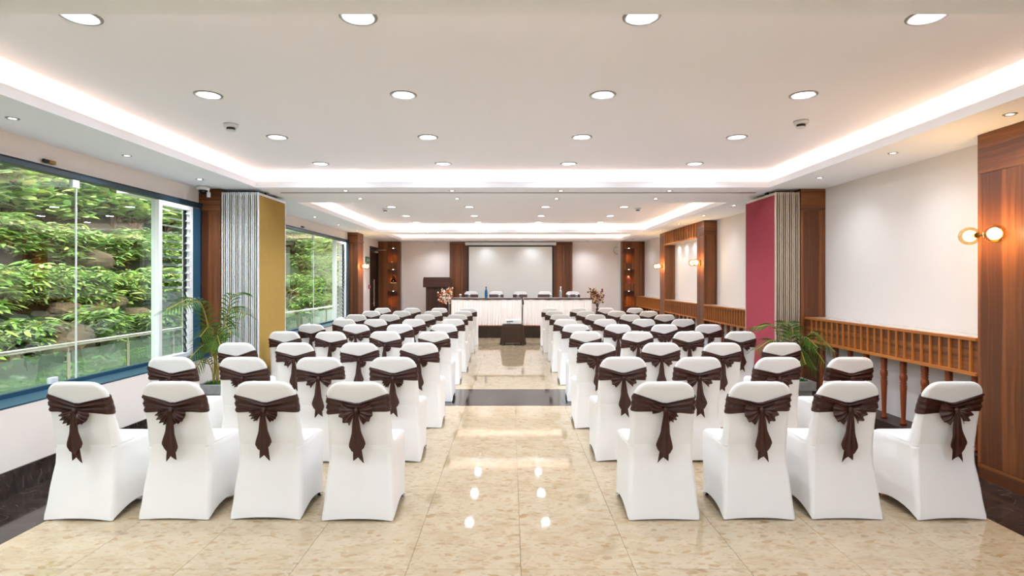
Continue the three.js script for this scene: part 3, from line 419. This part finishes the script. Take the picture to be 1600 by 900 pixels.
function headTable(label, x0, x1) {
  const d0 = 15.42, d1 = 16.0, y0 = YST, y1 = YST + 0.735, t = thing('head_table', label, 'table', (x0 + x1) / 2, y0, (d0 + d1) / 2), r = rootPos(t);
  bx(t, 'table_top', M.skirt, x0, x1, y1 - 0.025, y1, d0, d1, { bevel: 0.006 });
  for (const lx of [x0 + 0.08, x1 - 0.08]) for (const ld of [d0 + 0.07, d1 - 0.07]) bx(t, 'leg', M.aluminium, lx - 0.015, lx + 0.015, y0, y1 - 0.025, ld - 0.015, ld + 0.015);
  const W = x1 - x0, D = d1 - d0, tot = W + 2 * D, n = Math.round(tot / 0.075);
  const sk = grid(n * 8, 6, (u, v) => { const s = u * tot, amp = 0.017 * (0.35 + 0.65 * (1 - v)) * (0.7 + 0.6 * pnoise(u * n, 3, 999, 9, 7)), w = amp * (Math.sin(u * n * 6.2832) + 0.4 * Math.sin(u * n * 12.566 + 1)), y = lerp(y0 + 0.004, y1 - 0.012, v), out = 0.008 + 0.02 * (1 - v); let x, z; if (s < D) { x = x0 - (out + w) * 0.5; z = -(d1 - s); } else if (s < D + W) { x = x0 + (s - D); z = -d0 + out + w; } else { x = x1 + (out + w) * 0.5; z = -(d0 + (s - D - W)); } return [x - r.x, y - r.y, z - r.z]; });
  part(t, 'skirt', sk, M.skirt);
  const run = grid(80, 5, (u, v) => { const x = lerp(x0 - 0.004, x1 + 0.004, u), sag = 0.012 * Math.sin(u * Math.PI) + 0.004 * Math.sin(u * 40); return v < 0.5 ? [x - r.x, y1 + 0.003 - r.y, -lerp(d0 + 0.1, d0 - 0.014, v * 2) - r.z] : [x - r.x, y1 + 0.003 - (v - 0.5) * 2 * (0.03 + sag) - r.y, -d0 + 0.034 + 0.004 * Math.sin(u * 55) - r.z]; });
  part(t, 'runner', run, M.satin).userData.label = 'dark brown satin runner';
  return t;
}
const tA = headTable('white skirted head table nearer the lectern', -1.61, 0.285); headTable('white skirted head table farther from the lectern', 0.345, 2.2);
{ const g = grid(4, 8, (u, v) => [(u - 0.5) * lerp(0.035, 0.05, v) + 0.02 * v, -0.17 * v, 0.01 + 0.005 * Math.sin(u * 6)]); part(tA, 'runner_tie', g, M.satin, 0.315 + 0.6625, 0.735, 0.34); }
[-1.15, -0.416, 0.27, 0.99, 1.8].forEach((x, i) => chair([0, 3, 6, 9, 4][i], `white covered chair with brown sash behind the head table, ${['first', 'second', 'third', 'fourth', 'fifth'][i]} from the lectern`, x, YST, 16.52, Math.PI + rr(-0.04, 0.04), 'white covered chairs behind the head table'));
function bottle(label, x, mat, capMat) { const t = thing('water_bottle', label, 'bottle', x, YST + 0.738, 15.6); part(t, 'body', lathe([[0, 0], [0.036, 0], [0.04, 0.008], [0.04, 0.17], [0.034, 0.2], [0.016, 0.235], [0.015, 0.28], [0, 0.28]], 24), mat); part(t, 'cap', lathe([[0, 0.28], [0.018, 0.28], [0.018, 0.31], [0, 0.312]], 16), capMat); return t; }
bottle('blue glass water bottle on the head table', -0.675, phy({ color: 0x1d5f86, roughness: 0.15 }), M.blueFrame);
bottle('clear silver water bottle on the head table', 1.37, phy({ color: 0xb9c2c6, roughness: 0.1, metalness: 0.6 }), M.aluminium);
[[-1.385, 'nearest the lectern'], [-1.14, 'beside the first chair'], [-0.31, 'beside the second chair'], [0.2, 'before the middle chair'], [1.1, 'before the fourth chair'], [1.6, 'beside the clear bottle'], [1.81, 'before the last chair']].forEach(([x, l]) => { const t = thing('drinking_glass', 'small upturned drinking glass on coaster, ' + l, 'glass', x, YST + 0.738, 15.62, 'glasses on the head tables'); part(t, 'coaster', lathe([[0, 0], [0.05, 0], [0.05, 0.004], [0, 0.004]], 24), M.whitePaint); part(t, 'glass', lathe([[0.034, 0.004], [0.028, 0.1], [0, 0.102]], 20), phy({ color: 0xdfe6e6, roughness: 0.05, transmission: 0.8, thickness: 0 })); part(t, 'paper_cap', lathe([[0.0, 0.104], [0.032, 0.104], [0.033, 0.08], [0.03, 0.08]], 20), M.whitePaint); });
{ // lectern
  const t = thing('lectern', 'dark brown wooden lectern beside the projection wall panel', 'lectern', -2.06, YST, 16.1), r = rootPos(t);
  bx(t, 'body', M.lectern, -2.36, -1.8, YST + 0.06, 1.37, 15.95, 16.3, { bevel: 0.006 }); bx(t, 'side_panel', M.espresso, -2.375, -2.34, YST, 1.37, 15.93, 16.32); bx(t, 'side_panel', M.espresso, -1.82, -1.785, YST, 1.37, 15.93, 16.32); bx(t, 'base', M.espresso, -2.4, -1.76, YST, YST + 0.06, 15.9, 16.35, { bevel: 0.005 });
  const sh = new THREE.Shape(); sh.moveTo(0, 0); sh.lineTo(0, 0.17); sh.lineTo(0.08, 0.27); sh.lineTo(0.5, 0.2); sh.lineTo(0.5, 0); const g = new THREE.ExtrudeGeometry(sh, { depth: 0.74, bevelEnabled: true, bevelSize: 0.006, bevelThickness: 0.006, bevelSegments: 1 }); g.rotateY(Math.PI / 2); metreUV(g, 'x'); part(t, 'reading_top', g, M.lectern, -2.44 - r.x, 1.36 - r.y, -15.86 - r.z);
}
function arrangement(label, x, d, vaseMat, stemMat, cols, h, spread, n, k) {
  const t = thing('flower_arrangement', label, 'flowers', x, YST, d); part(t, 'vase', lathe([[0, 0], [0.06, 0], [0.085, 0.08], [0.09, 0.2], [0.05, 0.34], [0.035, 0.4], [0.05, 0.45]], 24), vaseMat);
  const stems = [], sets = cols.map(() => []); seed = k;
  for (let i = 0; i < n; i++) { const a = rr(0, 6.283), s = Math.sqrt(rnd()) * spread, top = h * rr(0.75, 1), tx = Math.cos(a) * s, tz = Math.sin(a) * s * 0.7; stems.push(tube([[0, 0.42, 0], [tx * 0.35, lerp(0.42, top, 0.5), tz * 0.35], [tx, top, tz]], 0.0035, 8, 4)); for (let j = 0; j < 9; j++) { const q = rr(0.45, 1.02), b = new THREE.IcosahedronGeometry(rr(0.014, 0.028), 0); b.translate(lerp(tx * 0.2, tx, q) + rr(-0.03, 0.03), lerp(0.42, top, q) + rr(-0.02, 0.02), lerp(tz * 0.2, tz, q) + rr(-0.03, 0.03)); sets[Math.floor(rnd() * cols.length)].push(b); } }
  part(t, 'stems', merge(stems), stemMat); sets.forEach((s, i) => s.length && part(t, 'blossoms', merge(s), std({ color: cols[i], roughness: 0.9 })));
}
arrangement('dried orange and white flowers in a pale vase beside the lectern', -1.79, 15.55, std({ color: 0xcbb48a, roughness: 0.5 }), M.bark, [0xf2e2d0, 0xd88a3c, 0xb0502a, 0xf6ece0], 1.02, 0.2, 44, 501);
arrangement('dried berry branches in a dark vase at the far end of head tables', 2.37, 15.55, std({ color: 0x35231c, roughness: 0.4 }), M.bark, [0x7a1f2c, 0xe2cfa0, 0x5a2018, 0xcfa86a], 1.04, 0.24, 28, 777); seed = 99;
{ // screen
  const t = thing('projection_screen', 'white pull-down projection screen with black borders behind the stage', 'screen', 0, 1.0, 16.84);
  bx(t, 'housing', M.whitePaint, -1.34, 1.34, 2.585, 2.67, 16.74, 16.85, { bevel: 0.008 }); bx(t, 'mount', M.black, -1.3, 1.3, 2.67, YS - 0.001, 16.77, 16.84); bx(t, 'border_sheet', M.black, -1.27, 1.27, 0.85, 2.585, 16.81, 16.814); bx(t, 'projection_surface', M.screen, -1.235, 1.225, 0.9, 2.54, 16.805, 16.809); bx(t, 'bottom_bar', M.black, -1.28, 1.28, 0.83, 0.86, 16.8, 16.822, { bevel: 0.004 });
}
{ const t = thing('wall_speaker', 'round white speaker high on the back wall beside the niche cabinet', 'speaker', 3.17, 2.44, 16.98); const g = lathe([[0, 0.06], [0.05, 0.055], [0.09, 0.03], [0.105, 0], [0, 0]], 32).rotateX(Math.PI / 2); part(t, 'housing', g, M.whitePaint); part(t, 'rim', new THREE.TorusGeometry(0.103, 0.006, 8, 40).translate(0, 0, 0.006), M.trim); }
// niche cabinets in the back corners
function nicheCabinet(label, x0, x1, n0, n1) {
  const t = thing('niche_cabinet', label, 'cabinet', (x0 + x1) / 2, 0, 16.85), d0 = 16.7, d1 = DB - 0.002, r = rootPos(t);
  bx(t, 'stile', M.walnut, x0, n0, 0, YS - 0.002, d0, d1, { jitter: 0.2 }); bx(t, 'stile', M.walnut, n1, x1, 0, YS - 0.002, d0, d1, { jitter: 0.6 }); bx(t, 'back_panel', M.walnut, n0, n1, 0, YS - 0.002, d1 - 0.02, d1, { jitter: 0.4 });
  const lev = [[0.79, 1.24], [1.45, 1.87], [2.06, 2.5]]; let y = 0; for (const [a, b] of [...lev, [YS - 0.002, 9]]) { bx(t, 'rail', M.walnut, n0, n1, y, a, d0 + 0.004, d1 - 0.02, { jitter: y }); y = b; }
  for (const [, b] of lev) { const lx = (n0 + n1) / 2 - r.x; part(t, 'light_puck', new THREE.CylinderGeometry(0.02, 0.02, 0.008, 16), M.spotFace, lx, b - 0.005, 0.07); addSpot(t, lx, b - 0.014, 0.07, 1.0, 0, -0.28, 0.75, 0xffb868); }
}
nicheCabinet('tall walnut niche cabinet next to the exit door', -3.893, -3.25, -3.607, -3.325);
nicheCabinet('tall walnut niche cabinet at the end of the slatted ledge', 3.27, XR - 0.002, 3.34, 3.63);
{ const t = thing('figurine', 'small dark seated figurine on a pale base in a lit niche', 'figurine', -3.466, 1.45, 16.83); part(t, 'base', lathe([[0, 0], [0.1, 0], [0.1, 0.02], [0.085, 0.03], [0, 0.03]], 24), std({ color: 0xb9a88a, roughness: 0.5 })); const sp = (r, x, y, z, sx = 1, sy = 1, sz = 1) => new THREE.SphereGeometry(r, 14, 10).scale(sx, sy, sz).translate(x, y, z); part(t, 'figure', merge([sp(0.075, 0, 0.06, 0, 1.1, 0.45, 0.8), sp(0.05, 0, 0.12, 0, 0.95, 1.25, 0.7), sp(0.028, 0, 0.205, 0), sp(0.012, 0, 0.235, 0), sp(0.022, 0.05, 0.11, 0.015, 0.8, 1.7, 0.8), sp(0.022, -0.05, 0.11, 0.015, 0.8, 1.7, 0.8)]), M.blackGloss); }
{ const t = thing('figurine', 'slender pinkish ornament standing in a lit niche', 'figurine', 3.485, 1.45, 16.83); part(t, 'figure', lathe([[0, 0], [0.05, 0], [0.035, 0.03], [0.018, 0.06], [0.03, 0.1], [0.05, 0.14], [0.03, 0.19], [0.022, 0.22], [0, 0.24]], 20), std({ color: 0xa8607a, roughness: 0.4 })); }
{ const t = thing('candle_cup', 'little white cup standing in the top niche', 'cup', -3.5, 2.06, 16.8); part(t, 'cup', lathe([[0, 0], [0.025, 0], [0.03, 0.05], [0.027, 0.05], [0.022, 0.008], [0, 0.008]], 18), M.whitePaint); }
// door, exit sign, switches on the left wall near the stage
{
  const d = structure('door_1'); bx(d, 'door_frame', M.black, -3.97, XL + 0.012, 0, 2.5, 15.72, 15.78); bx(d, 'door_frame', M.black, -3.97, XL + 0.012, 0, 2.5, 16.64, 16.7); bx(d, 'door_frame', M.black, -3.97, XL + 0.012, 2.44, 2.5, 15.78, 16.64); bx(d, 'door_leaf', M.door, -3.96, -3.905, 0.005, 2.44, 15.785, 16.635); bx(d, 'door_backing', M.black, -4.1, -3.97, -0.01, 2.5, 15.72, 16.7);
  const h = part(d, 'pull_handle', merge([new THREE.CylinderGeometry(0.013, 0.013, 0.75, 12), new THREE.CylinderGeometry(0.008, 0.008, 0.06, 8).rotateZ(Math.PI / 2).translate(-0.03, 0.3, 0), new THREE.CylinderGeometry(0.008, 0.008, 0.06, 8).rotateZ(Math.PI / 2).translate(-0.03, -0.3, 0)]), M.steel, -3.845, 1.2, -16.0); 
  bx(d, 'door_closer', M.aluminium, -3.9, -3.86, 2.34, 2.39, 16.35, 16.6, { bevel: 0.004 }); bx(d, 'closer_arm', M.aluminium, -3.9, -3.62, 2.42, 2.432, 16.52, 16.54);
  const t2 = structure('trim_1'); bx(t2, 'glazed_slot', M.darkFrame, -4.0, XL - 0.002, 0, 2.46, 14.2, 14.5); bx(t2, 'slot_trim', M.whitePaint, XL, XL + 0.01, 0, 2.48, 14.49, 14.52);
  const t3 = structure('trim_2'); bx(t3, 'edge_strip', M.whitePaint, -1.84, -1.812, 0, YS, 16.9, DB - 0.001); const t4 = structure('trim_3'); bx(t4, 'edge_strip', M.whitePaint, 3.2, 3.268, 0, YS, 16.9, DB - 0.001); const t5 = structure('trim_4'); bx(t5, 'edge_strip', M.whitePaint, -3.248, -3.22, 0, YS, 16.9, DB - 0.001);
  const signMap = canvasTex(256, 128, (g) => { g.fillStyle = '#2c7a2e'; g.fillRect(0, 0, 256, 128); g.fillStyle = '#f2f6ee'; g.beginPath(); g.arc(76, 26, 13, 0, 7); g.fill(); g.lineWidth = 15; g.lineCap = 'round'; g.strokeStyle = '#f2f6ee'; for (const l of [[70, 46, 60, 78], [60, 78, 84, 92, 78, 116], [60, 78, 40, 98, 20, 100], [70, 48, 98, 64], [68, 48, 42, 58]]) { g.beginPath(); g.moveTo(l[0], l[1]); for (let i = 2; i < l.length; i += 2) g.lineTo(l[i], l[i + 1]); g.stroke(); } g.beginPath(); g.moveTo(140, 64); g.lineTo(226, 64); g.moveTo(196, 34); g.lineTo(228, 64); g.lineTo(196, 94); g.stroke(); }, 1, 1);
  const s = thing('exit_sign', 'green exit sign on the wall beside the door', 'sign', XL + 0.012, 2.1, 15.42); bx(s, 'housing', M.darkFrame, XL, XL + 0.02, 2.01, 2.19, 15.24, 15.6); const face = new THREE.PlaneGeometry(0.34, 0.165).rotateY(Math.PI / 2); part(s, 'sign_face', face, std({ map: signMap, roughness: 0.5 }), 0.0095, 0, 0);
  const sw = thing('light_switch', 'white switch plate on the wall below the exit sign', 'switch', XL + 0.008, 1.36, 15.3); part(sw, 'plate', box0(0.014, 0.2, 0.1, 0, 0, 0, 0.003), M.whitePaint); part(sw, 'rocker', box0(0.01, 0.05, 0.05, 0.01, 0.03, 0), M.detector);
  const al = thing('fire_alarm', 'red fire alarm call point beside the door frame', 'alarm', XL + 0.014, 1.37, 15.62); part(al, 'housing', box0(0.03, 0.1, 0.1, 0, 0, 0, 0.004), std({ color: 0xa8281c, roughness: 0.4 })); part(al, 'glass_face', box0(0.004, 0.06, 0.06, 0.017, 0, 0), M.whitePaint);
}
{ // projector table
  const t = thing('projector_table', 'small table draped in brown cloth in the aisle before the stage', 'table', 0.05, 0, 13.75);
  for (const x of [-0.2, 0.2]) for (const z of [-0.14, 0.14]) part(t, 'leg', new THREE.CylinderGeometry(0.014, 0.014, 0.47, 10).translate(0, 0.235, 0), M.espresso, x, 0, z);
  part(t, 'table_top', box0(0.5, 0.025, 0.38, 0, 0.4725, 0), M.espresso);
  const N = 160, cloth = grid(N, 14, (u, v) => { const a = u * 6.2832, sq = (c) => Math.sign(c) * Math.pow(Math.abs(c), 0.28), cx = sq(Math.cos(a)), cz = sq(Math.sin(a)), k = v < 0.25 ? v * 4 : 1, drop = v < 0.25 ? 0 : (v - 0.25) / 0.75, corner = Math.pow(Math.abs(Math.sin(2 * a)), 3), fl = 1 + drop * (0.12 + 0.2 * corner) + drop * 0.035 * Math.sin(a * 14) + drop * 0.02 * Math.sin(a * 23 + 1); return [cx * 0.256 * k * fl, 0.489 - (v < 0.25 ? 0 : 0.004) - drop * (0.425 + 0.045 * corner), cz * 0.196 * k * fl]; }, true); part(t, 'cloth', cloth, M.brownCloth);
  const p = thing('projector', 'white projector on the brown draped table', 'projector', 0.06, 0.492, 13.72); part(p, 'body', box0(0.37, 0.1, 0.27, 0, 0.062, 0, 0.014), M.whitePaint); part(p, 'rear_ports', box0(0.15, 0.018, 0.004, -0.08, 0.075, 0.1355), M.black); for (const x of [-0.13, -0.09]) part(p, 'socket', new THREE.CylinderGeometry(0.011, 0.011, 0.006, 12).rotateX(Math.PI / 2), M.black, x, 0.04, 0.136); part(p, 'lens', new THREE.CylinderGeometry(0.035, 0.035, 0.03, 20).rotateX(Math.PI / 2), M.black, 0.09, 0.065, -0.14); for (const [x, z] of [[-0.15, 0.1], [0.15, 0.1], [-0.15, -0.1], [0.15, -0.1]]) part(p, 'foot', new THREE.CylinderGeometry(0.012, 0.012, 0.014, 10), M.black, x, 0.006, z);
}

// ---------------------------------------------------------------- potted palms
function frondGeometry(len, lift, droop, turn, leaflets, ll) {
  const c = new THREE.CatmullRomCurve3([new THREE.Vector3(0, 0, 0), new THREE.Vector3(len * 0.12, lift * 0.55, 0), new THREE.Vector3(len * 0.45, lift, 0), new THREE.Vector3(len, lift - droop, 0)]), list = [], stem = [new THREE.TubeGeometry(c, 20, 0.006, 5)];
  for (let i = 0; i < leaflets; i++) for (const s of [-1, 1]) { const t = lerp(0.42, 1, (i + 0.5) / leaflets), p = c.getPoint(t), tg = c.getTangent(t), l = ll * (0.55 + 0.45 * Math.sin(Math.PI * Math.min(1, (t - 0.42) / 0.58 * 0.85 + 0.12))), w = 0.0085, out = 0.78, fx = tg.x * 0.62, fy = tg.y * 0.62; const q = grid(2, 4, (u, v) => { const b = Math.sin(Math.PI * Math.min(1, v * 0.9 + 0.08)) * w, e = (u - 0.5) * 2 * b; return [p.x + fx * l * v + e * tg.x, p.y + fy * l * v + e * tg.y + 0.1 * l * v - 0.42 * l * v * v + Math.abs(u - 0.5) * 0.004, s * out * l * v]; }); list.push(q); }
  const a = merge(list), b = merge(stem); a.rotateY(turn); b.rotateY(turn); return [a, b];
}
function palm(label, x, d, fronds, k, planterH) {
  const t = thing('potted_palm', label, 'plant', x, 0, d); seed = k; const h = planterH, w = 0.15;
  part(t, 'planter', merge([box0(0.3, h - 0.1, 0.3, 0, (h - 0.1) / 2, 0, 0.006), box0(0.36, 0.1, 0.05, 0, h - 0.05, 0.155), box0(0.36, 0.1, 0.05, 0, h - 0.05, -0.155), box0(0.05, 0.1, 0.26, 0.155, h - 0.05, 0), box0(0.05, 0.1, 0.26, -0.155, h - 0.05, 0)].map((g) => metreUV(g, 'y'))), M.granite).userData.label = 'grey granite planter';
  const tuft = []; for (let i = 0; i < 320; i++) { const g = new THREE.ConeGeometry(0.008, rr(0.04, 0.1), 3); g.rotateX(rr(-0.7, 0.7)); g.rotateZ(rr(-0.7, 0.7)); g.translate(rr(-0.125, 0.125), h - 0.03 + rr(0, 0.035), rr(-0.125, 0.125)); tuft.push(g); } part(t, 'ground_cover', merge(tuft), M.moss).userData.kind = 'stuff'; part(t, 'soil', box0(0.26, 0.02, 0.26, 0, h - 0.05, 0), M.soil);
  for (const [len, lift, droop, turn, n, ll, y] of fronds) { const [a, b] = frondGeometry(len, lift, droop, turn, n, ll), m = part(t, 'frond', a, M.palmLeaf, rr(-0.05, 0.05), h - 0.04 + (y || 0), rr(-0.05, 0.05)); part(m, 'frond_stem', b, M.palmStem); }
}
const P = Math.PI;
palm('tall potted palm between the window and the walnut column', -3.4, 6.62, [[0.6, 1.02, 0.1, P * 1.36, 17, 0.24], [0.5, 0.98, 0.02, P * 1.45, 16, 0.22], [0.22, 1.04, -0.04, -0.3, 16, 0.22], [0.42, 0.9, 0.06, -0.35, 16, 0.22], [0.34, 0.72, 0.1, -0.7, 14, 0.2], [0.3, 0.7, 0.1, P * 1.45, 14, 0.2], [0.36, 0.5, 0.14, P * 1.35, 14, 0.18], [0.36, 0.6, 0.1, -0.9, 18, 0.2], [0.3, 0.34, 0.14, P * 1.4, 12, 0.16], [0.2, 0.78, 0.06, 0.5, 14, 0.18], [0.2, 0.55, 0.1, -1.4, 16, 0.18]], 31, 0.36);
palm('low potted palm before the maroon partition stack', 3.27, 6.6, [[0.42, 0.6, 0.2, -0.85, 17, 0.18], [0.4, 0.66, 0.02, P * 0.95, 16, 0.2], [0.46, 0.5, 0.1, P * 1.1, 16, 0.2], [0.28, 0.7, 0.0, P * 1.3, 14, 0.18], [0.4, 0.52, 0.24, -1.0, 16, 0.18], [0.3, 0.4, 0.22, -0.9, 18, 0.2], [0.2, 0.64, 0.06, -1.9, 14, 0.18], [0.34, 0.55, 0.1, -1.25, 16, 0.18], [0.26, 0.42, 0.16, -1.6, 18, 0.18]], 57, 0.40); seed = 1234;

// ================================================================ outside the windows
{
  const b = structure('trim_5'); b.name = 'balcony_floor'; bx(b, 'slab', M.concrete, -5.15, -4.1, -0.2, 0.0, -9, 26);
  const can = structure('trim_6'); can.name = 'canopy'; bx(can, 'slab', M.concrete, -5.75, -4.1, 2.82, 2.92, 8.3, 9.1);
  const rail = thing('balcony_railing', 'steel balcony railing with frosted glass panels outside the windows', 'railing', -5.0, 0, 10), r = rootPos(rail), YR = 0.835;
  part(rail, 'handrail', new THREE.CylinderGeometry(0.025, 0.025, 30, 14).rotateX(Math.PI / 2), M.steel, 0, YR - 0.012, 1.5);
  for (let i = -13; i < 16; i++) { const d = 6.43 + i; part(rail, 'post', merge([new THREE.CylinderGeometry(0.021, 0.021, YR - 0.1, 14).translate(0, (YR - 0.1) / 2, 0), new THREE.CylinderGeometry(0.01, 0.01, 0.09, 8).translate(0, YR - 0.06, 0), new THREE.CylinderGeometry(0.009, 0.009, 0.07, 8).rotateX(P / 2).translate(0, YR - 0.2, 0.04)]), M.steel, 0, 0, -d - r.z); bx(rail, 'glass_panel', M.frosted, -5.004, -4.996, 0.06, YR - 0.085, d + 0.05, d + 0.95); }
}
const hillY = (X, d) => { const u = -X - 5.6; return -1.0 + 0.78 * u + 0.02 * u * u + (n3(X * 0.5, 2, d * 0.5, 5) - 0.5) * 1.1; };
{ const g = grid(60, 30, (u, v) => { const d = lerp(-22, 58, u), X = lerp(-5.3, -24, v); return [X, hillY(X, d), -d]; }); metreUV(g, 'y'); const m = new THREE.Mesh(g, M.soil); m.name = 'hillside'; m.userData = { label: 'steep earthy hillside beyond the balcony railing', category: 'hillside', kind: 'structure' }; scene.add(m); }
const leafGeo = (w, fold) => { const g = grid(2, 5, (u, v) => { const b = Math.pow(Math.sin(P * Math.min(1, v * 0.88 + 0.1)), 0.8) * w; return [(u - 0.5) * 2 * b * (v > 0.99 ? 0 : 1), v, -Math.abs(u - 0.5) * fold + 0.0 - 0.22 * v * v]; }); return g; };
const lance = leafGeo(0.13, -0.06), broad = leafGeo(0.24, -0.08);
const up = new THREE.Vector3(0, 1, 0);
function foliage(count, geo, palette, place) {
  const im = new THREE.InstancedMesh(geo, M.leaf, count), q = new THREE.Object3D(), col = new THREE.Color(); im.name = 'foliage'; im.userData.kind = 'stuff';
  for (let i = 0; i < count; i++) { place(q, i); q.updateMatrix(); im.setMatrixAt(i, q.matrix); const c = palette[Math.floor(rnd() * palette.length)]; col.setRGB(c[0] * rr(0.8, 1.2), c[1] * rr(0.8, 1.2), c[2] * rr(0.8, 1.2)); im.setColorAt(i, col); }
  return im;
}
const GREEN = [[0.13, 0.24, 0.05], [0.2, 0.33, 0.06], [0.3, 0.44, 0.09], [0.1, 0.19, 0.045]], LIME = [[0.34, 0.48, 0.1], [0.44, 0.56, 0.16], [0.25, 0.4, 0.07], [0.5, 0.6, 0.22]], LEAFY = [[0.16, 0.28, 0.05], [0.26, 0.4, 0.08], [0.34, 0.46, 0.11], [0.12, 0.22, 0.05]], DEEP = [[0.05, 0.12, 0.04], [0.08, 0.16, 0.05], [0.12, 0.2, 0.06]];
const dir = new THREE.Vector3(), pos = new THREE.Vector3();
function shrub(name, label, X, d, y, rx, ry, rz, clusters, per, size, geo, palette, droop) {
  const t = thing(name, label, 'plant', X, hillY(X, d) - 0.1, d, 'plants on the hillside'), y0 = y - t.position.y; const stems = [], cen = [];
  for (let i = 0; i < clusters; i++) { dir.set(rr(-1, 1), rr(-0.75, 1), rr(-1, 1)); if (dir.length() > 1) dir.normalize(); dir.multiplyScalar(0.35 + 0.65 * Math.pow(rnd(), 0.4)); cen.push([dir.x * rx, y0 + dir.y * ry, dir.z * rz]); }
  for (let i = 0; i < Math.min(9, clusters); i++) stems.push(tube([[rr(-0.05, 0.05), 0, rr(-0.05, 0.05)], [cen[i][0] * 0.25, cen[i][1] * 0.55, cen[i][2] * 0.25], cen[i]], 0.022 + 0.012 * ry, 8, 5));
  part(t, 'stems', merge(stems), M.bark);
  let yaw = 0; t.add(foliage(clusters * per, geo, palette, (o, i) => { const c = cen[Math.floor(i / per)], k = i % per; if (k === 0) yaw = rr(0, 6.28); const a = yaw + k / per * 6.2832 + rr(-0.25, 0.25), el = rr(0.15, 0.75) - droop; dir.set(Math.cos(a) * Math.cos(el), Math.sin(el), Math.sin(a) * Math.cos(el)); o.position.set(c[0] + rr(-0.03, 0.03), c[1] + rr(-0.05, 0.05), c[2] + rr(-0.03, 0.03)); o.quaternion.setFromUnitVectors(up, dir); o.rotateY(rr(-0.6, 0.6) + Math.atan2(dir.x, dir.z) + P); const s = size * rr(0.7, 1.25); o.scale.set(s, s, s); }));
  return t;
}
// near rows: lance-leaved bushes; farther: pale broad-leaved trees; background: dark scrub
const toD = (X, px) => -X * FOCAL / (798 - px);
const views = [[-420, 0.5], [-290, 0.5], [-180, 0.5], [-100, 0.5], [-40, 0.55], [15, 0.5], [70, 0.6], [120, 0.55], [170, 0.5], [215, 0.55], [262, 0.6], [455, 0.8], [480, 0.8], [505, 0.85], [525, 0.9]];
let si = 0; const uniq = (s) => s;
const kinds = [
  [-6.45, 'lance_leaved_bush', 'dark glossy lance-leaved bush right behind the balcony railing', 0.62, 130, lance, GREEN, 0.55, 0.17, 0.3, 'bushes behind the railing'],
  [-7.3, 'lance_leaved_bush', 'lance-leaved bush growing between the boulders', 0.66, 150, lance, GREEN, 0.5, 0.18, 0.3, 'bushes between the boulders'],
  [-8.2, 'lance_leaved_bush', 'lance-leaved bush just above the boulders', 0.72, 170, lance, LEAFY, 0.5, 0.19, 0.3, 'bushes just above the boulders'],
  [-9.1, 'lance_leaved_bush', 'bright lance-leaved bush at the foot of the pale trees', 0.8, 190, lance, LEAFY, 0.4, 0.2, 0.35, 'bushes at the foot of the trees'],
  [-10.1, 'pale_broadleaf_tree', 'pale lime green broadleaf tree rising from the slope', 0.95, 190, broad, LIME, 0.2, 0.24, 0.6, 'pale trees on the slope'],
  [-11.2, 'hillside_scrub', 'mid green scrub beneath the pale trees', 1.0, 190, broad, LEAFY, 0.3, 0.25, 0.3, 'scrub beneath the pale trees'],
  [-12.4, 'hillside_scrub', 'green scrub above the pale trees', 1.15, 190, broad, GREEN, 0.3, 0.28, 0.35, 'scrub above the pale trees'],
  [-13.9, 'hillside_scrub', 'dark green scrub high on the hillside', 1.5, 200, broad, DEEP, 0.25, 0.32, 0.4, 'scrub high on the hillside'],
];
views.forEach(([px, r], i) => kinds.forEach(([X, name, label, s, cl, geo, pal, dr, size, lift, group], k) => {
  if ((k === 1 && [6, 8].includes(i)) || (i < 4 && k % 2)) return;
  const p = px + (k % 2 ? 24 : 0) + rr(-6, 6), d = toD(X, p), y = hillY(X, d) + lift, q = i < 4 ? 1.5 : 1; shrub(name, label, X + rr(-0.1, 0.1), d, y, q * r * s * 1.35, q * r * s * (name === 'pale_broadleaf_tree' ? 1.25 : 1.1), q * r * s * 1.5, cl, 6, size * q, geo, i % 4 === 3 && pal === LIME ? LEAFY : pal, dr).userData.group = group;
}));
for (let i = 0; i < 9; i++) { const X = -16.5, d = 6 + i * 5.6; shrub('hillside_scrub', 'dark green scrub along the crest of the hillside', X, d, hillY(X, d) + 0.9, 2.2, 2.0, 3.4, 280, 6, 0.44, broad, DEEP, 0.2).userData.group = 'scrub along the crest'; }
[[-7.3, 72, 0.5], [-7.9, 102, 0.28], [-8.0, 138, 0.28], [-8.1, 168, 0.28], [-7.3, -12, 0.28], [-9.0, 128, 0.45], [-7.8, 212, 0.26]].forEach(([X, px, s], i) => {
  const d = toD(X, px), g = new THREE.IcosahedronGeometry(s, 3), p = g.attributes.position; for (let k = 0; k < p.count; k++) { const q = 0.75 + 0.5 * n3(p.getX(k) * 2.2 / s + i * 9, p.getY(k) * 2.2 / s, p.getZ(k) * 2.2 / s, 13); p.setXYZ(k, p.getX(k) * q * 1.25, p.getY(k) * q * 0.7, p.getZ(k) * q * 1.25); } g.computeVertexNormals(); metreUV(g, 'y');
  const t = thing('boulder', ['large mossy boulder low on the hillside', 'brown boulder among the hillside bushes'][i && i !== 5 ? 1 : 0], 'rock', X, hillY(X, d), d, 'boulders on the hillside'); part(t, 'stone', g, M.rock, 0, s * 0.35, 0);
});

scene.traverse((o) => { if (o.isMesh) { o.castShadow = true; o.receiveShadow = true; } });
renderer.render(scene, camera);
